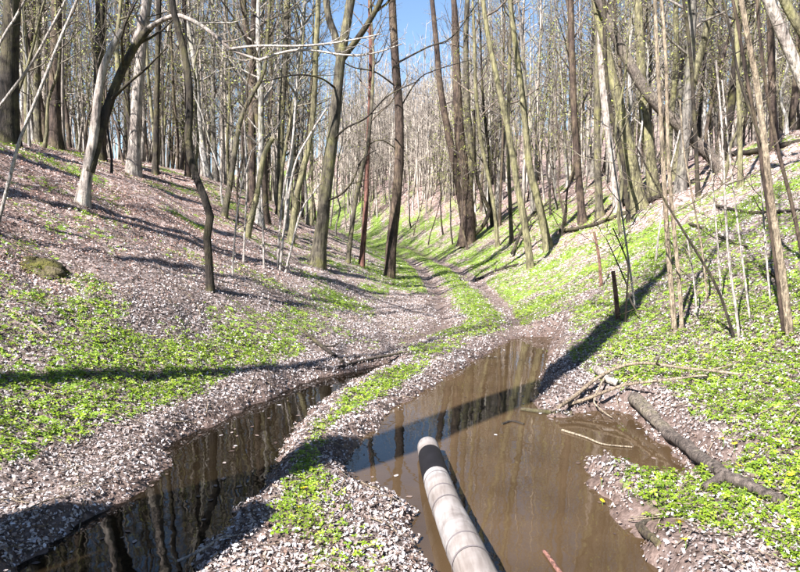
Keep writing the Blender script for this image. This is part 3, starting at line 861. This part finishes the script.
# trees standing outside the picture on the left, whose shadows cross the bank and the track
sh = np.array([(-4.3, .95, 0), (-3.75, .85, 3), (-3.25, .82, 4.6), (-3.3, .62, 6.4), (-3.3, .42, 8), (-3.15, .55, 9.6), (-3.0, .6, 14.5)])
sh[0, 2] = gz(sh[0, 0], sh[0, 1]) - .15
sb = np.array([sh[0, 0], sh[0, 1], sh[0, 2] + .15])
e = bpy.data.objects.new('bare_tree', None); COL.objects.link(e); e.location = sb
tag(e, 'bare tree just left of the camera whose trunk shadow crosses ridge and puddle', 'tree')
q = smooth_path(sh, 34) - sb
rr = np.interp(np.linspace(0, 1, 34), [0, .05, .3, .75, 1], [.36, .28, .25, .21, .05])
rs = np.random.default_rng(8)
t = MB(); t.tube(q, rr, 14, jit=.06, rng=rs); link('trunk', t.mesh('trunk', [M['bark_grey']]), e)
c = MB(); crown(c, rs, q, rr, .72, 12, 2.2, .2, 3); o = link('crown', c.mesh('crown', [M['twig_wood'], M['bud']]), e); o.color = (.2, .165, .135, 1)
sb = np.array([-3.05, .85, gz(-3.05, .85)])
e = bpy.data.objects.new('shade_stub', None); COL.objects.link(e); e.location = sb  # stub added out of view, kept short so its shade stops before the ridge
tag(e, 'unseen thick stub added left of the camera to shade the lower left corner', 'tree')
t = MB(); t.tube(np.array([(0, 0, -.15), (.02, 0, 1), (.1, .02, 2.1), (.14, .05, 2.75), (.2, .05, 3.0)]), [.46, .36, .33, .31, .16], 14, jit=.1, rng=rs, cap=True)
link('trunk', t.mesh('trunk', [M['bark_grey']]), e)
for kk_ in range(3):
    PROTOS.append(proto(340 + kk_, 16, .2, lean=.03, start=.5, n1=16, length=2.4, wob=.05))
for k, (x, y, pi_, sc) in enumerate([(-9.3, 3.5, 14, 1), (-10.3, 5.6, 15, 1), (-8.9, 1.5, 16, .8), (-6.42, .6, 16, .75), (-11.5, 4.6, 5, 1.0), (-13, 7.5, 7, 1.0), (-10.2, 2.4, 9, .9), (-15.5, 9, 2, 1.0), (-16, 5, 11, 1.1), (-12.2, 8.6, 1, .8)]):
    place(PROTOS[pi_], x, y, k * 1.3, sc, 'bare tree standing left of the picture, its shadow falling on the left bank', 'bare trees left of the picture', tone=k % 5)

# the far wood that reads as one mass
fw = MB()
rngf = np.random.default_rng(77)
cnt = 0
while cnt < 1500:
    if cnt < 350:
        y = rngf.uniform(55, 125); x = y * rngf.uniform(-.09, .14)
    else:
        x = rngf.uniform(-110, 110); y = 32 + 120 * rngf.random() ** 1.3
    if not inview(x, y, 20): continue
    px, _ = project(x, y, 2)
    if 380 < px < 470 and y < 52: continue
    if y < 62 and (toe_l(y) - 4 < x < toe_r(y) + 4): continue
    cnt += 1
    z = gz(x, y); H = rngf.uniform(11, 18) if cnt > 350 else rngf.uniform(8, 12)
    lx, ly = rngf.normal(0, .05, 2)
    n = 6
    zz = np.linspace(-.3, H, n)
    p = np.stack([x + lx * zz + np.cumsum(rngf.normal(0, .12, n)), y + ly * zz, z + zz], -1)
    r = rngf.uniform(.06, .15) * np.linspace(1, .15, n)
    fw.tube(p, r, 4)
    for j in range(16 if 340 < px < 520 else 10):
        t = rngf.uniform(.2, .98); a = min(int(t * (n - 1)), n - 2)
        s = p[a] + (p[a + 1] - p[a]) * (t * (n - 1) - a)
        d = unit(np.array([rngf.normal(), rngf.normal(), .9]))
        L_ = rngf.uniform(1.2, 3.0) * (1.2 - .7 * t)
        e = s + d * L_
        fw.tube([s, (s + e) / 2 + rngf.normal(0, .12, 3), e], [.03, .02, .008], 3)
        for q in range(3):
            b0 = s + (e - s) * rngf.uniform(.3, .95)
            fw.tube([b0, b0 + unit(d + rngf.normal(0, .7, 3)) * L_ * .5], [.014, .006], 3)
o = link('distant_wood', fw.mesh('distant_wood', [M['far_wood_hazed']]))
o['kind'] = 'stuff'; o['label'] = 'bare grey brown wood massed on the far hillsides'

# ------------------------------------------------------------------ things lying on the ground
def lying(name, label, px, w0, w1, mat, cat='branch', lift=.5, twigs=0, sides=8, stubs=(), flat=None, group=None, cap=True, knots=0.0, n=None):
    rng = np.random.default_rng(hash_(label) % 2 ** 31)
    P = []
    for q in px:
        if flat is not None:
            p = on_plane(q[0], q[1], flat)
        else:
            p = ground_hit(q[0], q[1])
            p[2] = max(p[2], WATER_Z)
            if len(q) > 2: p[2] += q[2]
        P.append(p)
    P = np.array(P)
    d = P[:, 1].mean()
    n = n or 10 + 4 * len(px)
    pts = smooth_path(P, n)
    rad = np.linspace(w0, w1, n) / 2 / (FPX / np.clip(pts[:, 1], .5, None))
    if knots:
        rad = rad * (1 + knots * fbm(np.arange(n) * .23, np.full(n, 2.7), 5) + knots * .6 * (rng.random(n) < .1))
    g = height(pts[:, 0], pts[:, 1])
    if flat is None:
        zz = np.maximum(pts[:, 2], np.maximum(g, WATER_Z))
        pad = np.concatenate([[zz[0]] * 4, zz, [zz[-1]] * 4])
        pts[:, 2] = np.convolve(pad, np.ones(9) / 9, 'valid') + rad * lift
    b = P[0].copy()
    m = MB(); m.tube(pts - b, rad, sides, jit=.1, rng=rng, cap=cap)
    if not twigs and not stubs:
        o = link(name, m.mesh(name, [M[mat]]), None, b)
        return tag(o, label, cat, group)
    e = bpy.data.objects.new(name, None); COL.objects.link(e); e.location = b
    tag(e, label, cat, group)
    link('stem', m.mesh('stem', [M[mat]]), e)
    for k in range(twigs):
        i = int(n * (.3 + .65 * (k + .5) / twigs)); i = min(i, n - 2)
        td = unit(pts[i + 1] - pts[i])
        s = 1 if k % 2 else -1
        dd = unit(td * .8 + s * np.cross(td, UP) * rng.uniform(.5, .9) + UP * rng.uniform(.05, .5))
        L_ = np.linalg.norm(pts[-1] - pts[0]) * rng.uniform(.12, .28)
        q = pts[i] + dd * L_ * .5 + rng.normal(0, .02, 3)
        t = MB(); t.tube(smooth_path([pts[i] - b, q - b, pts[i] - b + unit(dd + UP * .1) * L_], 7), np.linspace(rad[i] * .6, rad[i] * .2, 7), 5)
        link('side_twig', t.mesh('side_twig', [M[mat]]), e)
    for sp, a, c in stubs:
        q = []
        for x_, y_ in sp:
            h_ = ground_hit(x_, y_); q.append(h_ + np.array([0, 0, .03]) - b)
        q = smooth_path(q, 6)
        k = FPX / (q[0][1] + b[1])
        t = MB(); t.tube(q, np.linspace(a / 2 / k, c / 2 / k, 6), 7, jit=.1, rng=rng, cap=True)
        link('branch_stub', t.mesh('branch_stub', [M[mat]]), e)
    return e
lying('fallen_log', 'grey knotty log lying along the water on the right bank', [(634,402),(655,425),(672,443),(695,460),(720,475),(748,490),(780,507)], 13, 13, 'bark_log', 'log', .55, sides=18, knots=.22, n=60, stubs=[([(727,479),(716,486),(703,493)], 12, 8)])
lying('fallen_branch', 'long pale bent branch lying from puddle corner over green bank', [(558,414,.02),(595,394,.12),(630,380,.16),(680,382,.12),(742,380,.05)], 4.2, 2.4, 'twig_tan', twigs=3)
lying('fallen_branch', 'straighter tan branch crossing below the long pale one', [(568,412,.03),(620,402,.1),(665,393,.12),(708,381,.05)], 4, 2.2, 'twig_tan', twigs=3)
lying('fallen_branch', 'thick short grey branch end at the puddle corner', [(596,374,.03),(606,384,.04),(617,393,.03)], 8, 7, 'bark_pale')
lying('fallen_branch', 'thin drooping twig hanging from the crossed branches into the water', [(604,392,.12),(594,410,.08),(599,424,.05),(612,436,.01)], 2.2, 1.2, 'twig_tan')
lying('floating_stick', 'thin pale curved stick afloat below the crossed branches', [(562,430),(585,437),(603,444),(632,447)], 2.6, 1.6, 'twig_tan', 'stick', flat=WATER_Z + .008)
lying('floating_stick', 'black wet stick jutting into the puddle from its right corner', [(521,409),(545,412),(572,414)], 4, 6, 'bark_dark', 'stick', flat=WATER_Z + .012)
lying('floating_stick', 'small dark stick afloat left of the black wet one', [(502,424),(512,421),(524,424)], 2.5, 2, 'bark_dark', 'stick', flat=WATER_Z + .006)
lying('floating_stick', 'reddish stick poking out of the water at the bottom edge', [(544,551),(553,563),(566,582)], 4, 6, 'bark_red', 'stick', flat=WATER_Z + .01)
lying('fallen_branch', 'pale stick lying at the near end of the middle ridge', [(178,577,.02),(205,557,.04),(222,547,.04),(240,540,.02)], 3.2, 2.2, 'twig_pale')
lying('fallen_branch', 'short pale stick in the shade at the lower left corner', [(-8,536),(4,550),(14,572)], 3, 2, 'twig_tan')
lying('fallen_branch', 'dark stick lying downhill to the head of the left channel', [(300,330,.02),(312,342,.03),(330,356,.03),(343,366,.01)], 3.6, 4, 'bark_dark', twigs=2)
lying('fallen_branch', 'dark stick lying along the upper end of the left channel', [(338,369,.01),(370,363,.03),(400,358,.03),(428,352,.01)], 3, 2, 'bark_dark')
lying('fallen_branch', 'pale brown stick on the leaves at the left edge', [(6,311),(28,322),(50,340)], 3.2, 2.4, 'twig_tan')
lying('fallen_branch', 'pale thin stick below the mossy stump', [(36,262),(55,275),(78,293)], 2.6, 2, 'twig_tan')
lying('fallen_branch', 'dark branch lying across the foot of the right bank far up the track', [(476,282),(495,272),(520,264)], 3.5, 2, 'bark_dark', twigs=2)
lying('fallen_log', 'black log lying level on the right bank by the broken trunk end', [(718,158),(745,155),(770,151),(806,141)], 6, 6, 'bark_dark', 'log')
lying('fallen_log', 'black log below the yellow mossy trunks on the right bank', [(620,204),(640,207),(668,194),(704,180)], 7, 5, 'bark_dark', 'log')
lying('fallen_branch', 'dark branch trailing down left from the black log', [(560,232),(590,228),(615,218),(640,209)], 4, 4, 'bark_dark', twigs=3)
lying('fallen_branch', 'thin dark branch lying high on the right bank near the edge', [(715,206),(745,213),(775,214),(806,210)], 3, 3, 'bark_dark', twigs=2)
lying('fallen_branch', 'dark branch lying across the slope behind the slanting dark stem', [(690,224),(720,238),(748,250)], 3.2, 2, 'bark_dark', twigs=2)
lying('fallen_branch', 'dark crooked branch on the green slope left of the right clump', [(745,262),(770,275),(806,300)], 4, 3, 'bark_dark', twigs=3)
lying('fallen_branch', 'black branch leaning on the far bank below the pale mossy tree', [(512,258,.05),(522,238,.3),(536,220,.5)], 3.5, 2.5, 'bark_dark', twigs=2)
lying('wood_chunk', 'small dark wet wood chunk at the muddy bottom of the right spit', [(641,532),(650,541),(658,553)], 10, 8, 'rot_wood', 'wood chunk')
lying('wood_chunk', 'dark splinter stuck in the mud above the wet wood chunk', [(637,530),(648,522),(660,519)], 6, 4, 'bark_grey', 'wood chunk')
lying('fallen_branch', 'thin pale twig on the leaf heap near the channel', [(60,455),(75,470),(80,488)], 2.4, 1.6, 'twig_tan')

# mossy stump on the left bank
def blob(rng, sx, sy, sz, nu=40, nv=20, amp=.3, seed=1):
    u = np.linspace(0, 2 * np.pi, nu, endpoint=False); v = np.linspace(-.35, 1, nv) * np.pi / 2
    A, B = np.meshgrid(u, v)
    r = 1 + amp * fbm(np.cos(A) * 1.7 + 3, np.sin(A) * 1.7 + B * 1.5, seed) + amp * .6 * np.sin(A * 3 + B * 2) + amp * .35 * fbm(np.cos(A) * 6, np.sin(A) * 6 + B * 5, seed + 3)
    P = np.stack([sx * r * np.cos(A) * np.cos(B), sy * r * np.sin(A) * np.cos(B), sz * r * np.sin(B)], -1).reshape(-1, 3)
    i = np.arange(nv - 1)[:, None] * nu; j = np.arange(nu)[None]; j2 = (j + 1) % nu
    return P, np.stack([i + j, i + j2, i + nu + j2, i + nu + j], -1).reshape(-1, 4)
def stump(name, label, px, sx, sy, sz, seed):
    p = ground_hit(*px)
    e = bpy.data.objects.new(name, None); COL.objects.link(e); e.location = p - np.array([0, 0, .12])
    tag(e, label, 'stump')
    rng = np.random.default_rng(seed)
    b = MB(); b.add(*blob(rng, sx, sy, sz, seed=seed)); link('moss_cap', b.mesh('moss_cap', [M['moss']]), e)
    b = MB(); v, f = blob(rng, sx * .75, sy * .6, sz * .62, amp=.3, seed=seed + 1)
    b.add(v + np.array([sx * .55, -sy * .45, -.03]), f); link('rotten_side', b.mesh('rotten_side', [M['rot_wood']]), e)
    return e
stump('mossy_stump', 'low mossy stump with a dark rotten side on the left bank', (36,262), .27, .24, .15, 4)
stump('mossy_stump', 'small mossy hummock on the right bank by the slanting stem', (722,290), .15, .12, .06, 9)

# ------------------------------------------------------------------ the pole over the puddle
def pole():
    tip = at(428, 447, 4.62); near = at(474, 574, 2.7)
    ax = unit(near - tip)
    e = bpy.data.objects.new('barrier_pole', None); COL.objects.link(e); e.location = tip
    tag(e, 'weathered white pole with one black band reaching out over the puddle', 'pole')
    L_ = (tip[1] - .9) / -ax[1]
    ss = np.linspace(0, L_, 90)
    rng = np.random.default_rng(3)
    r0, r1 = .08, .094
    base_r = r0 + (r1 - r0) * np.clip(ss / 1.95, 0, 1.2)
    bow = 0.02 * np.sin(ss / L_ * np.pi * 2.2)
    side = unit(np.cross(ax, UP))
    pts = ss[:, None] * ax + bow[:, None] * side
    b = MB()
    r = base_r * (1 + 0.02 * np.sin(ss * 9) + rng.normal(0, .006, len(ss)))
    P = np.vstack([pts[0] - ax * .012, pts[0] - ax * .009, pts]); R = np.concatenate([[r[0] * .55, r[0] * .86], r])
    b.tube(P, R, 28, cap=True, jit=.006, rng=rng)
    link('shaft', b.mesh('shaft', [M['pole']]), e)
    def ring(a, c, mat, name, extra):
        s = np.linspace(a, c, 8)
        q = s[:, None] * ax + (0.02 * np.sin(s / L_ * np.pi * 2.2))[:, None] * side
        rr = (r0 + (r1 - r0) * np.clip(s / 1.95, 0, 1.2)) * 1.02 + extra
        rr[0] -= extra * .8; rr[-1] -= extra * .8
        m = MB(); m.tube(q, rr, 28, cap=False)
        link(name, m.mesh(name, [M[mat]]), e)
    def s_of(py):
        cand = np.linspace(0, L_, 400)
        ys = [project(*(tip + c_ * ax + UP * .08))[1] for c_ in cand]
        return float(cand[int(np.argmin(np.abs(np.array(ys) - py)))])
    ring(s_of(445), s_of(467), 'black_tape', 'black_band', .0025)
    for s in (s_of(471), s_of(484), s_of(496), s_of(533), s_of(548)):
        ring(s, s + .014, 'seam', 'seam_ring', .0012)
    # the post that carries its far end, behind the photographer
    foot = e.location + Vector(ax * (L_ - .25))
    g = gz(foot.x, foot.y)
    m = MB(); m.tube([(foot.x - tip[0], foot.y - tip[1], g - .2 - tip[2]), (foot.x - tip[0], foot.y - tip[1], foot.z - tip[2] - .06)], [.08, .075], 10, cap=True)
    link('support_post', m.mesh('support_post', [M['bark_grey']]), e)
def pole_mat():
    m, nt, out = newmat('pole_paint')
    L = nt.links.new
    tc = N(nt, 'ShaderNodeTexCoord')
    n = N(nt, 'ShaderNodeTexNoise'); n.inputs['Scale'].default_value = 5; n.inputs['Detail'].default_value = 8; n.inputs['Roughness'].default_value = .62
    L(tc.outputs['Object'], n.inputs[0])
    c = ramp(nt, n.outputs[0], [(.3, (.07, .06, .056)), (.44, (.17, .155, .148)), (.56, (.25, .238, .232)), (.72, (.33, .32, .315))]).outputs[0]
    n4 = N(nt, 'ShaderNodeTexNoise'); n4.inputs['Scale'].default_value = 1.7; n4.inputs['Detail'].default_value = 3
    L(tc.outputs['Object'], n4.inputs[0])
    c = mixc(nt, ramp(nt, n4.outputs[0], [(.42, (0, 0, 0)), (.62, (.75, .75, .75))]).outputs[0], c, (.15, .125, .108))
    mp = N(nt, 'ShaderNodeMapping'); mp.inputs['Scale'].default_value = (60, 6, 60)
    L(tc.outputs['Object'], mp.inputs[0])
    n2 = N(nt, 'ShaderNodeTexNoise'); n2.inputs['Scale'].default_value = .8; n2.inputs['Detail'].default_value = 4
    L(mp.outputs[0], n2.inputs[0])
    c = mixc(nt, .5, c, ramp(nt, n2.outputs[0], [(.35, (.6, .56, .53)), (.55, (1.05, 1.05, 1.05))]).outputs[0], 'MULTIPLY')
    b = N(nt, 'ShaderNodeBump'); b.inputs['Strength'].default_value = .35; b.inputs['Distance'].default_value = .006
    L(n2.outputs[0], b.inputs['Height'])
    p = N(nt, 'ShaderNodeBsdfPrincipled'); p.inputs['Roughness'].default_value = .62
    L(c, p.inputs['Base Color']); L(b.outputs[0], p.inputs['Normal']); L(p.outputs[0], out.inputs[0])
    return m
M['pole'] = pole_mat()
M['black_tape'] = plain('black_tape', (.007, .0065, .008), .7, .15)
M['seam'] = plain('seam', (.10, .085, .085), .7)
pole()

# ------------------------------------------------------------------ fallen leaves and low plants
def frame_from(nrm, rng, tilt):
    k = len(nrm)
    n = nrm + rng.normal(0, 1, (k, 3)) * np.asarray(tilt).reshape(-1, 1)
    n /= np.linalg.norm(n, axis=1, keepdims=True)
    a = rng.normal(0, 1, (k, 3))
    u = np.cross(n, a); u /= np.linalg.norm(u, axis=1, keepdims=True) + 1e-9
    return u, np.cross(n, u), n
def batch(tv, tf, pos, u, w, n, size, colors, zmul=None):
    k = len(pos); q = len(tv)
    zm = np.ones(k) if zmul is None else zmul
    v = pos[:, None] + size[:, None, None] * (tv[None, :, 0, None] * u[:, None] + tv[None, :, 1, None] * w[:, None] + (tv[None, :, 2] * zm[:, None])[..., None] * n[:, None])
    f = tf[None] + (np.arange(k) * q)[:, None, None]
    return v.reshape(-1, 3), f.reshape(-1, tf.shape[1]), np.repeat(colors, q, axis=0)
def spread(rng, rings, half):
    """random points in the wedge the camera looks at: rings of (r0, r1, points per square metre)"""
    xs, ys = [], []
    for r0, r1, dens in rings:
        n = int(dens * half * (r1 * r1 - r0 * r0))
        r = np.sqrt(rng.uniform(r0 * r0, r1 * r1, n)); a = rng.uniform(-half, half, n)
        xs.append(r * np.sin(a)); ys.append(r * np.cos(a))
    return np.concatenate(xs), np.concatenate(ys)
LEAF_V = np.array([(.04, -.62, .05), (-.33, -.26, .12), (.30, -.12, .08), (0, -.06, -.03), (-.27, .27, .09), (.34, .2, .16), (-.06, .56, .13)])
LEAF_F = np.array([(0, 3, 1, 1), (0, 2, 3, 3), (1, 3, 6, 4), (3, 2, 5, 6)])
rl = np.random.default_rng(11)
lx, ly = spread(rl, [(1.6, 4.2, 8200), (4.2, 8, 5200), (8, 14, 2100), (14, 24, 560), (24, 36, 90)], .74)
gw = green_w(lx, ly); sd_ = water_sd(lx, ly)
lz = height(lx, ly)
keep = (lz > WATER_Z - .005) & (rl.random(len(lx)) > gw * .5) & ((sd_ > .03) | (rl.random(len(lx)) < .6))
bare_ = np.exp(-(((lx - 1.38) / .3) ** 2 + ((ly - 3.25) / .5) ** 2)) + np.exp(-(((lx + .66) / .2) ** 2 + ((ly - 3.35) / .3) ** 2))
keep &= rl.random(len(lx)) > bare_ * (1.0 + .5 * fbm(lx * 6, ly * 6, 71))
rut_ = (ly > 9.5) * (np.exp(-((lx - ridge_x(ly) + .72) / .22) ** 2) + np.exp(-((lx - ridge_x(ly) - .68) / .22) ** 2))
keep &= rl.random(len(lx)) > rut_ * .75
keep &= rl.random(len(lx)) < .82 + .5 * fbm(lx * 3.1, ly * 3.1, 91)
lx, ly, lz = lx[keep], ly[keep], lz[keep]
k = len(lx)
up_ = np.clip((toe_l(ly) - lx - 1.3) / 2.5, 0, 1)
up_ = np.maximum(up_, np.clip((lx - toe_r(ly) - .5) / 3, 0, 1) * np.clip((ly - 15) / 6, 0, 1))
pal_pale = np.array([(.36, .325, .315), (.27, .225, .205), (.48, .455, .455), (.19, .142, .12), (.12, .08, .062), (.055, .037, .03)])
pal_red = np.array([(.43, .325, .285), (.29, .175, .135), (.52, .46, .44), (.18, .09, .062), (.075, .037, .026), (.35, .24, .20)])
ci = rl.choice(6, k, p=[.23, .22, .14, .18, .13, .10])
col = np.where((rl.random(k) < up_)[:, None], pal_red[ci], pal_pale[ci]) * rl.uniform(.8, 1.15, (k, 1)) * (1 + .38 * np.clip(fbm(lx * 1.4, ly * 1.4, 131) + .25 * fbm(lx * 6, ly * 6, 15), -1, 1))[:, None]
nr = gnormal(lx, ly)
u, w, n = frame_from(nr, rl, rl.uniform(.15, .95, k))
size = (.0075 + .025 * rl.random(k) ** 1.9) * np.clip(1 + (np.hypot(lx, ly) - 6) * .04, 1, 1.8)
pos = np.stack([lx, ly, lz + .006 + rl.uniform(0, .02, k)], -1); curl = rl.uniform(-1.2, 3.6, k)
QUAD_V = np.array([(.05, -.58, .03), (.36, .08, .12), (-.06, .58, .06), (-.34, -.05, .10)]); QUAD_F = np.array([(0, 1, 2, 2), (0, 2, 3, 3)])
mb = MB(); cc = []
nearm = np.hypot(lx, ly) < 3.8
for msk, V_, F_ in ((nearm, LEAF_V, LEAF_F), (~nearm, QUAD_V, QUAD_F)):
    v, f, c = batch(V_, F_, pos[msk], u[msk], w[msk], n[msk], size[msk], col[msk], curl[msk])
    mb.add(v, f); cc.append(c)
c = np.vstack(cc)
o = link('leaf_litter', mb.mesh('leaf_litter', [M['dry_leaf']], False, c)); o['kind'] = 'stuff'
o['label'] = 'dry pale brown fallen leaves covering the banks and ridge'

tx, ty_ = spread(rl, [(1.8, 5, 26), (5, 12, 14), (12, 22, 5)], .76)
ok_ = water_sd(tx, ty_) > .05
tx, ty_ = tx[ok_], ty_[ok_]
an = rl.uniform(0, 6.28, len(tx)); L_ = rl.uniform(.06, .3, len(tx))
ofs = np.array([-.5, 0, .5])[None] * L_[:, None]
qx = tx[:, None] + np.cos(an)[:, None] * ofs + rl.normal(0, .008, (len(tx), 3)); qy = ty_[:, None] + np.sin(an)[:, None] * ofs + rl.normal(0, .008, (len(tx), 3))
qz = height(qx.ravel(), qy.ravel()).reshape(qx.shape)
tb = MB()
for a in range(len(tx)):
    r_ = rl.uniform(.0015, .005)
    tb.tube(np.stack([qx[a], qy[a], qz[a] + .02 + r_], -1), [r_, r_, r_ * .6], 4)
o = link('twig_litter', tb.mesh('twig_litter', [M['twig_tan']])); o['kind'] = 'stuff'
o['label'] = 'small broken twigs scattered through the leaves'

# leaves floating on, or sunk in, the water
fx, fy = spread(rl, [(2.5, 10, 26)], .6)
s_ = water_sd(fx, fy)
sch = sdf(CHANNEL, fx, fy)
kk = (s_ < -.02) & (rl.random(len(fx)) < np.where(sch < 0, .8, np.clip(.65 + s_ * 2.2, .04, .6)))
fx, fy = fx[kk], fy[kk]; k = len(fx)
nr = np.tile(UP, (k, 1)); u, w, n = frame_from(nr, rl, np.full(k, .03))
col = pal_pale[rl.choice(6, k, p=[.08, .12, .05, .25, .25, .25])] * .8
v, f, c = batch(LEAF_V, LEAF_F, np.stack([fx, fy, np.full(k, WATER_Z + .004)], -1), u, w, n, rl.uniform(.02, .045, k), col, rl.uniform(-.1, .4, k))
mb = MB(); mb.add(v, f)
o = link('floating_leaves', mb.mesh('floating_leaves', [M['dry_leaf']], False, c)); o['kind'] = 'stuff'
o['label'] = 'brown leaves floating on the channel and puddle'

# low green plants: each a short stem with three broad leaves
a_ = np.radians([90, 210, 330])
tv = []; tf = []
for q in a_:
    cq, sq = math.cos(q), math.sin(q)
    loc = [(.05, 0, .0), (.5, .34, .10), (.5, -.34, .10), (.98, .0, -.06), (.55, 0, .03)]
    b0 = len(tv)
    for (lx_, ly_, lz_) in loc:
        tv.append((lx_ * cq - ly_ * sq, lx_ * sq + ly_ * cq, lz_))
    tf += [(b0, b0 + 4, b0 + 1, b0 + 1), (b0, b0 + 2, b0 + 4, b0 + 4), (b0 + 1, b0 + 4, b0 + 3, b0 + 3), (b0 + 4, b0 + 2, b0 + 3, b0 + 3)]
b0 = len(tv)
tv += [(-.04, 0, 0), (.04, 0, 0), (.04, 0, -1.3), (-.04, 0, -1.3)]
tf += [(b0, b0 + 1, b0 + 2, b0 + 3)]
tv = np.array(tv); tf = np.array(tf)
rg = np.random.default_rng(23)
px_, py_ = spread(rg, [(1.7, 4.5, 1900), (4.5, 8, 1500), (8, 14, 600), (14, 26, 170), (26, 45, 36)], .74)
gw = green_w(px_, py_)
pz_ = height(px_, py_)
keep = (rg.random(len(px_)) < gw ** 1.1 * .95) & (pz_ > WATER_Z + .02)
px_, py_, pz_, gw = px_[keep], py_[keep], pz_[keep], gw[keep]
k = len(px_)
pal_g = np.array([(.155, .235, .014), (.20, .285, .02), (.11, .18, .014), (.26, .32, .04), (.075, .125, .016)])
col = pal_g[rg.choice(5, k, p=[.3, .28, .2, .12, .1])] * rg.uniform(.8, 1.2, (k, 1))
nr = gnormal(px_, py_) * .4 + UP * .6
u, w, n = frame_from(nr, rg, np.full(k, .3))
dist_ = np.hypot(px_, py_)
size = (.010 + .023 * rg.random(k) ** 1.3) * np.clip(1 + (dist_ - 6) * .035, 1, 1.8)
hgt = rg.uniform(.008, .05, k) * (1 + .5 * fbm(px_ * 2, py_ * 2, 53))
col = col * (1 + .35 * fbm(px_ * 2.3, py_ * 2.3, 57))[:, None]
pos = np.stack([px_, py_, pz_ + hgt], -1)
sv = []; sf = []
for q in a_:
    cq, sq = math.cos(q), math.sin(q)
    b0 = len(sv)
    for (ax_, ay_, az_) in [(.05, 0, 0), (.5, .36, .12), (.98, 0, -.06), (.5, -.36, .12)]:
        sv.append((ax_ * cq - ay_ * sq, ax_ * sq + ay_ * cq, az_))
    sf.append((b0, b0 + 1, b0 + 2, b0 + 3))
sv = np.array(sv); sf = np.array(sf)
mb = MB(); cc = []
nearm = dist_ < 4.6
for msk, V_, F_ in ((nearm, tv, tf), (~nearm, sv, sf)):
    v, f, c = batch(V_, F_, pos[msk], u[msk], w[msk], n[msk], size[msk], col[msk])
    mb.add(v, f); cc.append(c)
c = np.vstack(cc)
o = link('ground_plants', mb.mesh('ground_plants', [M['green_leaf']], False, c)); o['kind'] = 'stuff'
o['label'] = 'low bright green spring plants carpeting the banks'

# yellow flowers
def flower(label, px, r):
    p = ground_hit(*px)
    h = .055
    e = bpy.data.objects.new('yellow_flower', None); COL.objects.link(e); e.location = p
    tag(e, label, 'flower', 'yellow flowers among the green plants')
    rng = np.random.default_rng(hash_(label) % 2 ** 31)
    t = MB(); t.tube([(0, 0, -.02), (.004, 0, h * .5), (0, .003, h)], [.002, .002, .002], 5)
    link('stem', t.mesh('stem', [M['stem_green']]), e)
    b = MB()
    tiltx, tilty = rng.normal(0, .25, 2) + np.array([0, -.35])
    for q in range(7):
        a = q * 2 * math.pi / 7 + rng.uniform(-.1, .1)
        ca, sa = math.cos(a), math.sin(a)
        L_ = [(0.1, 0, 0), (.6, .26, .16), (1.0, 0, .22), (.6, -.26, .16)]
        P = np.array([(x * ca - y * sa, x * sa + y * ca, z) for x, y, z in L_]) * r
        P[:, 2] += P[:, 0] * tiltx + P[:, 1] * tilty + h
        b.add(P, [[0, 1, 2, 3]])
    link('petals', b.mesh('petals', [M['petal']], False), e)
    b = MB(); v, f = blob(rng, r * .22, r * .22, r * .2, 8, 5, .05, 2); b.add(v + np.array([0, 0, h]), f)
    link('centre', b.mesh('centre', [M['petal']]), e)
for px, lab, r in [((679,535), 'large yellow flower low on the mud of the right spit, upper of two', .028), ((685,551), 'large yellow flower low on the mud of the right spit, lower of two', .027),
                (((601,487)), 'small yellow flower at the waterside tip of the right spit', .019), ((628,499), 'small yellow flower second from the tip of the right spit', .018),
                ((652,502), 'small yellow flower in the middle of the right spit', .017), ((602,510), 'small yellow flower nearly touching the puddle below the spit tip', .017),
                ((739,475), 'yellow flower just above the grey log', .021), ((734,457), 'yellow flower farther above the grey log', .02), ((723,448), 'yellow flower highest above the grey log', .02),
                ((757,452), 'yellow flower right of the trio above the grey log', .02), ((790,487), 'yellow flower near the right edge beyond the log end', .02), ((758,511), 'yellow flower below the end of the grey log', .019),
                ((376,445), 'yellow flower at the puddle side of the middle ridge', .02), ((304,497), 'yellow flower on the near part of the middle ridge below the shadow', .024), ((299,518), 'second yellow flower on the near ridge, closer to the camera', .019)]:
    flower(lab, px, r)
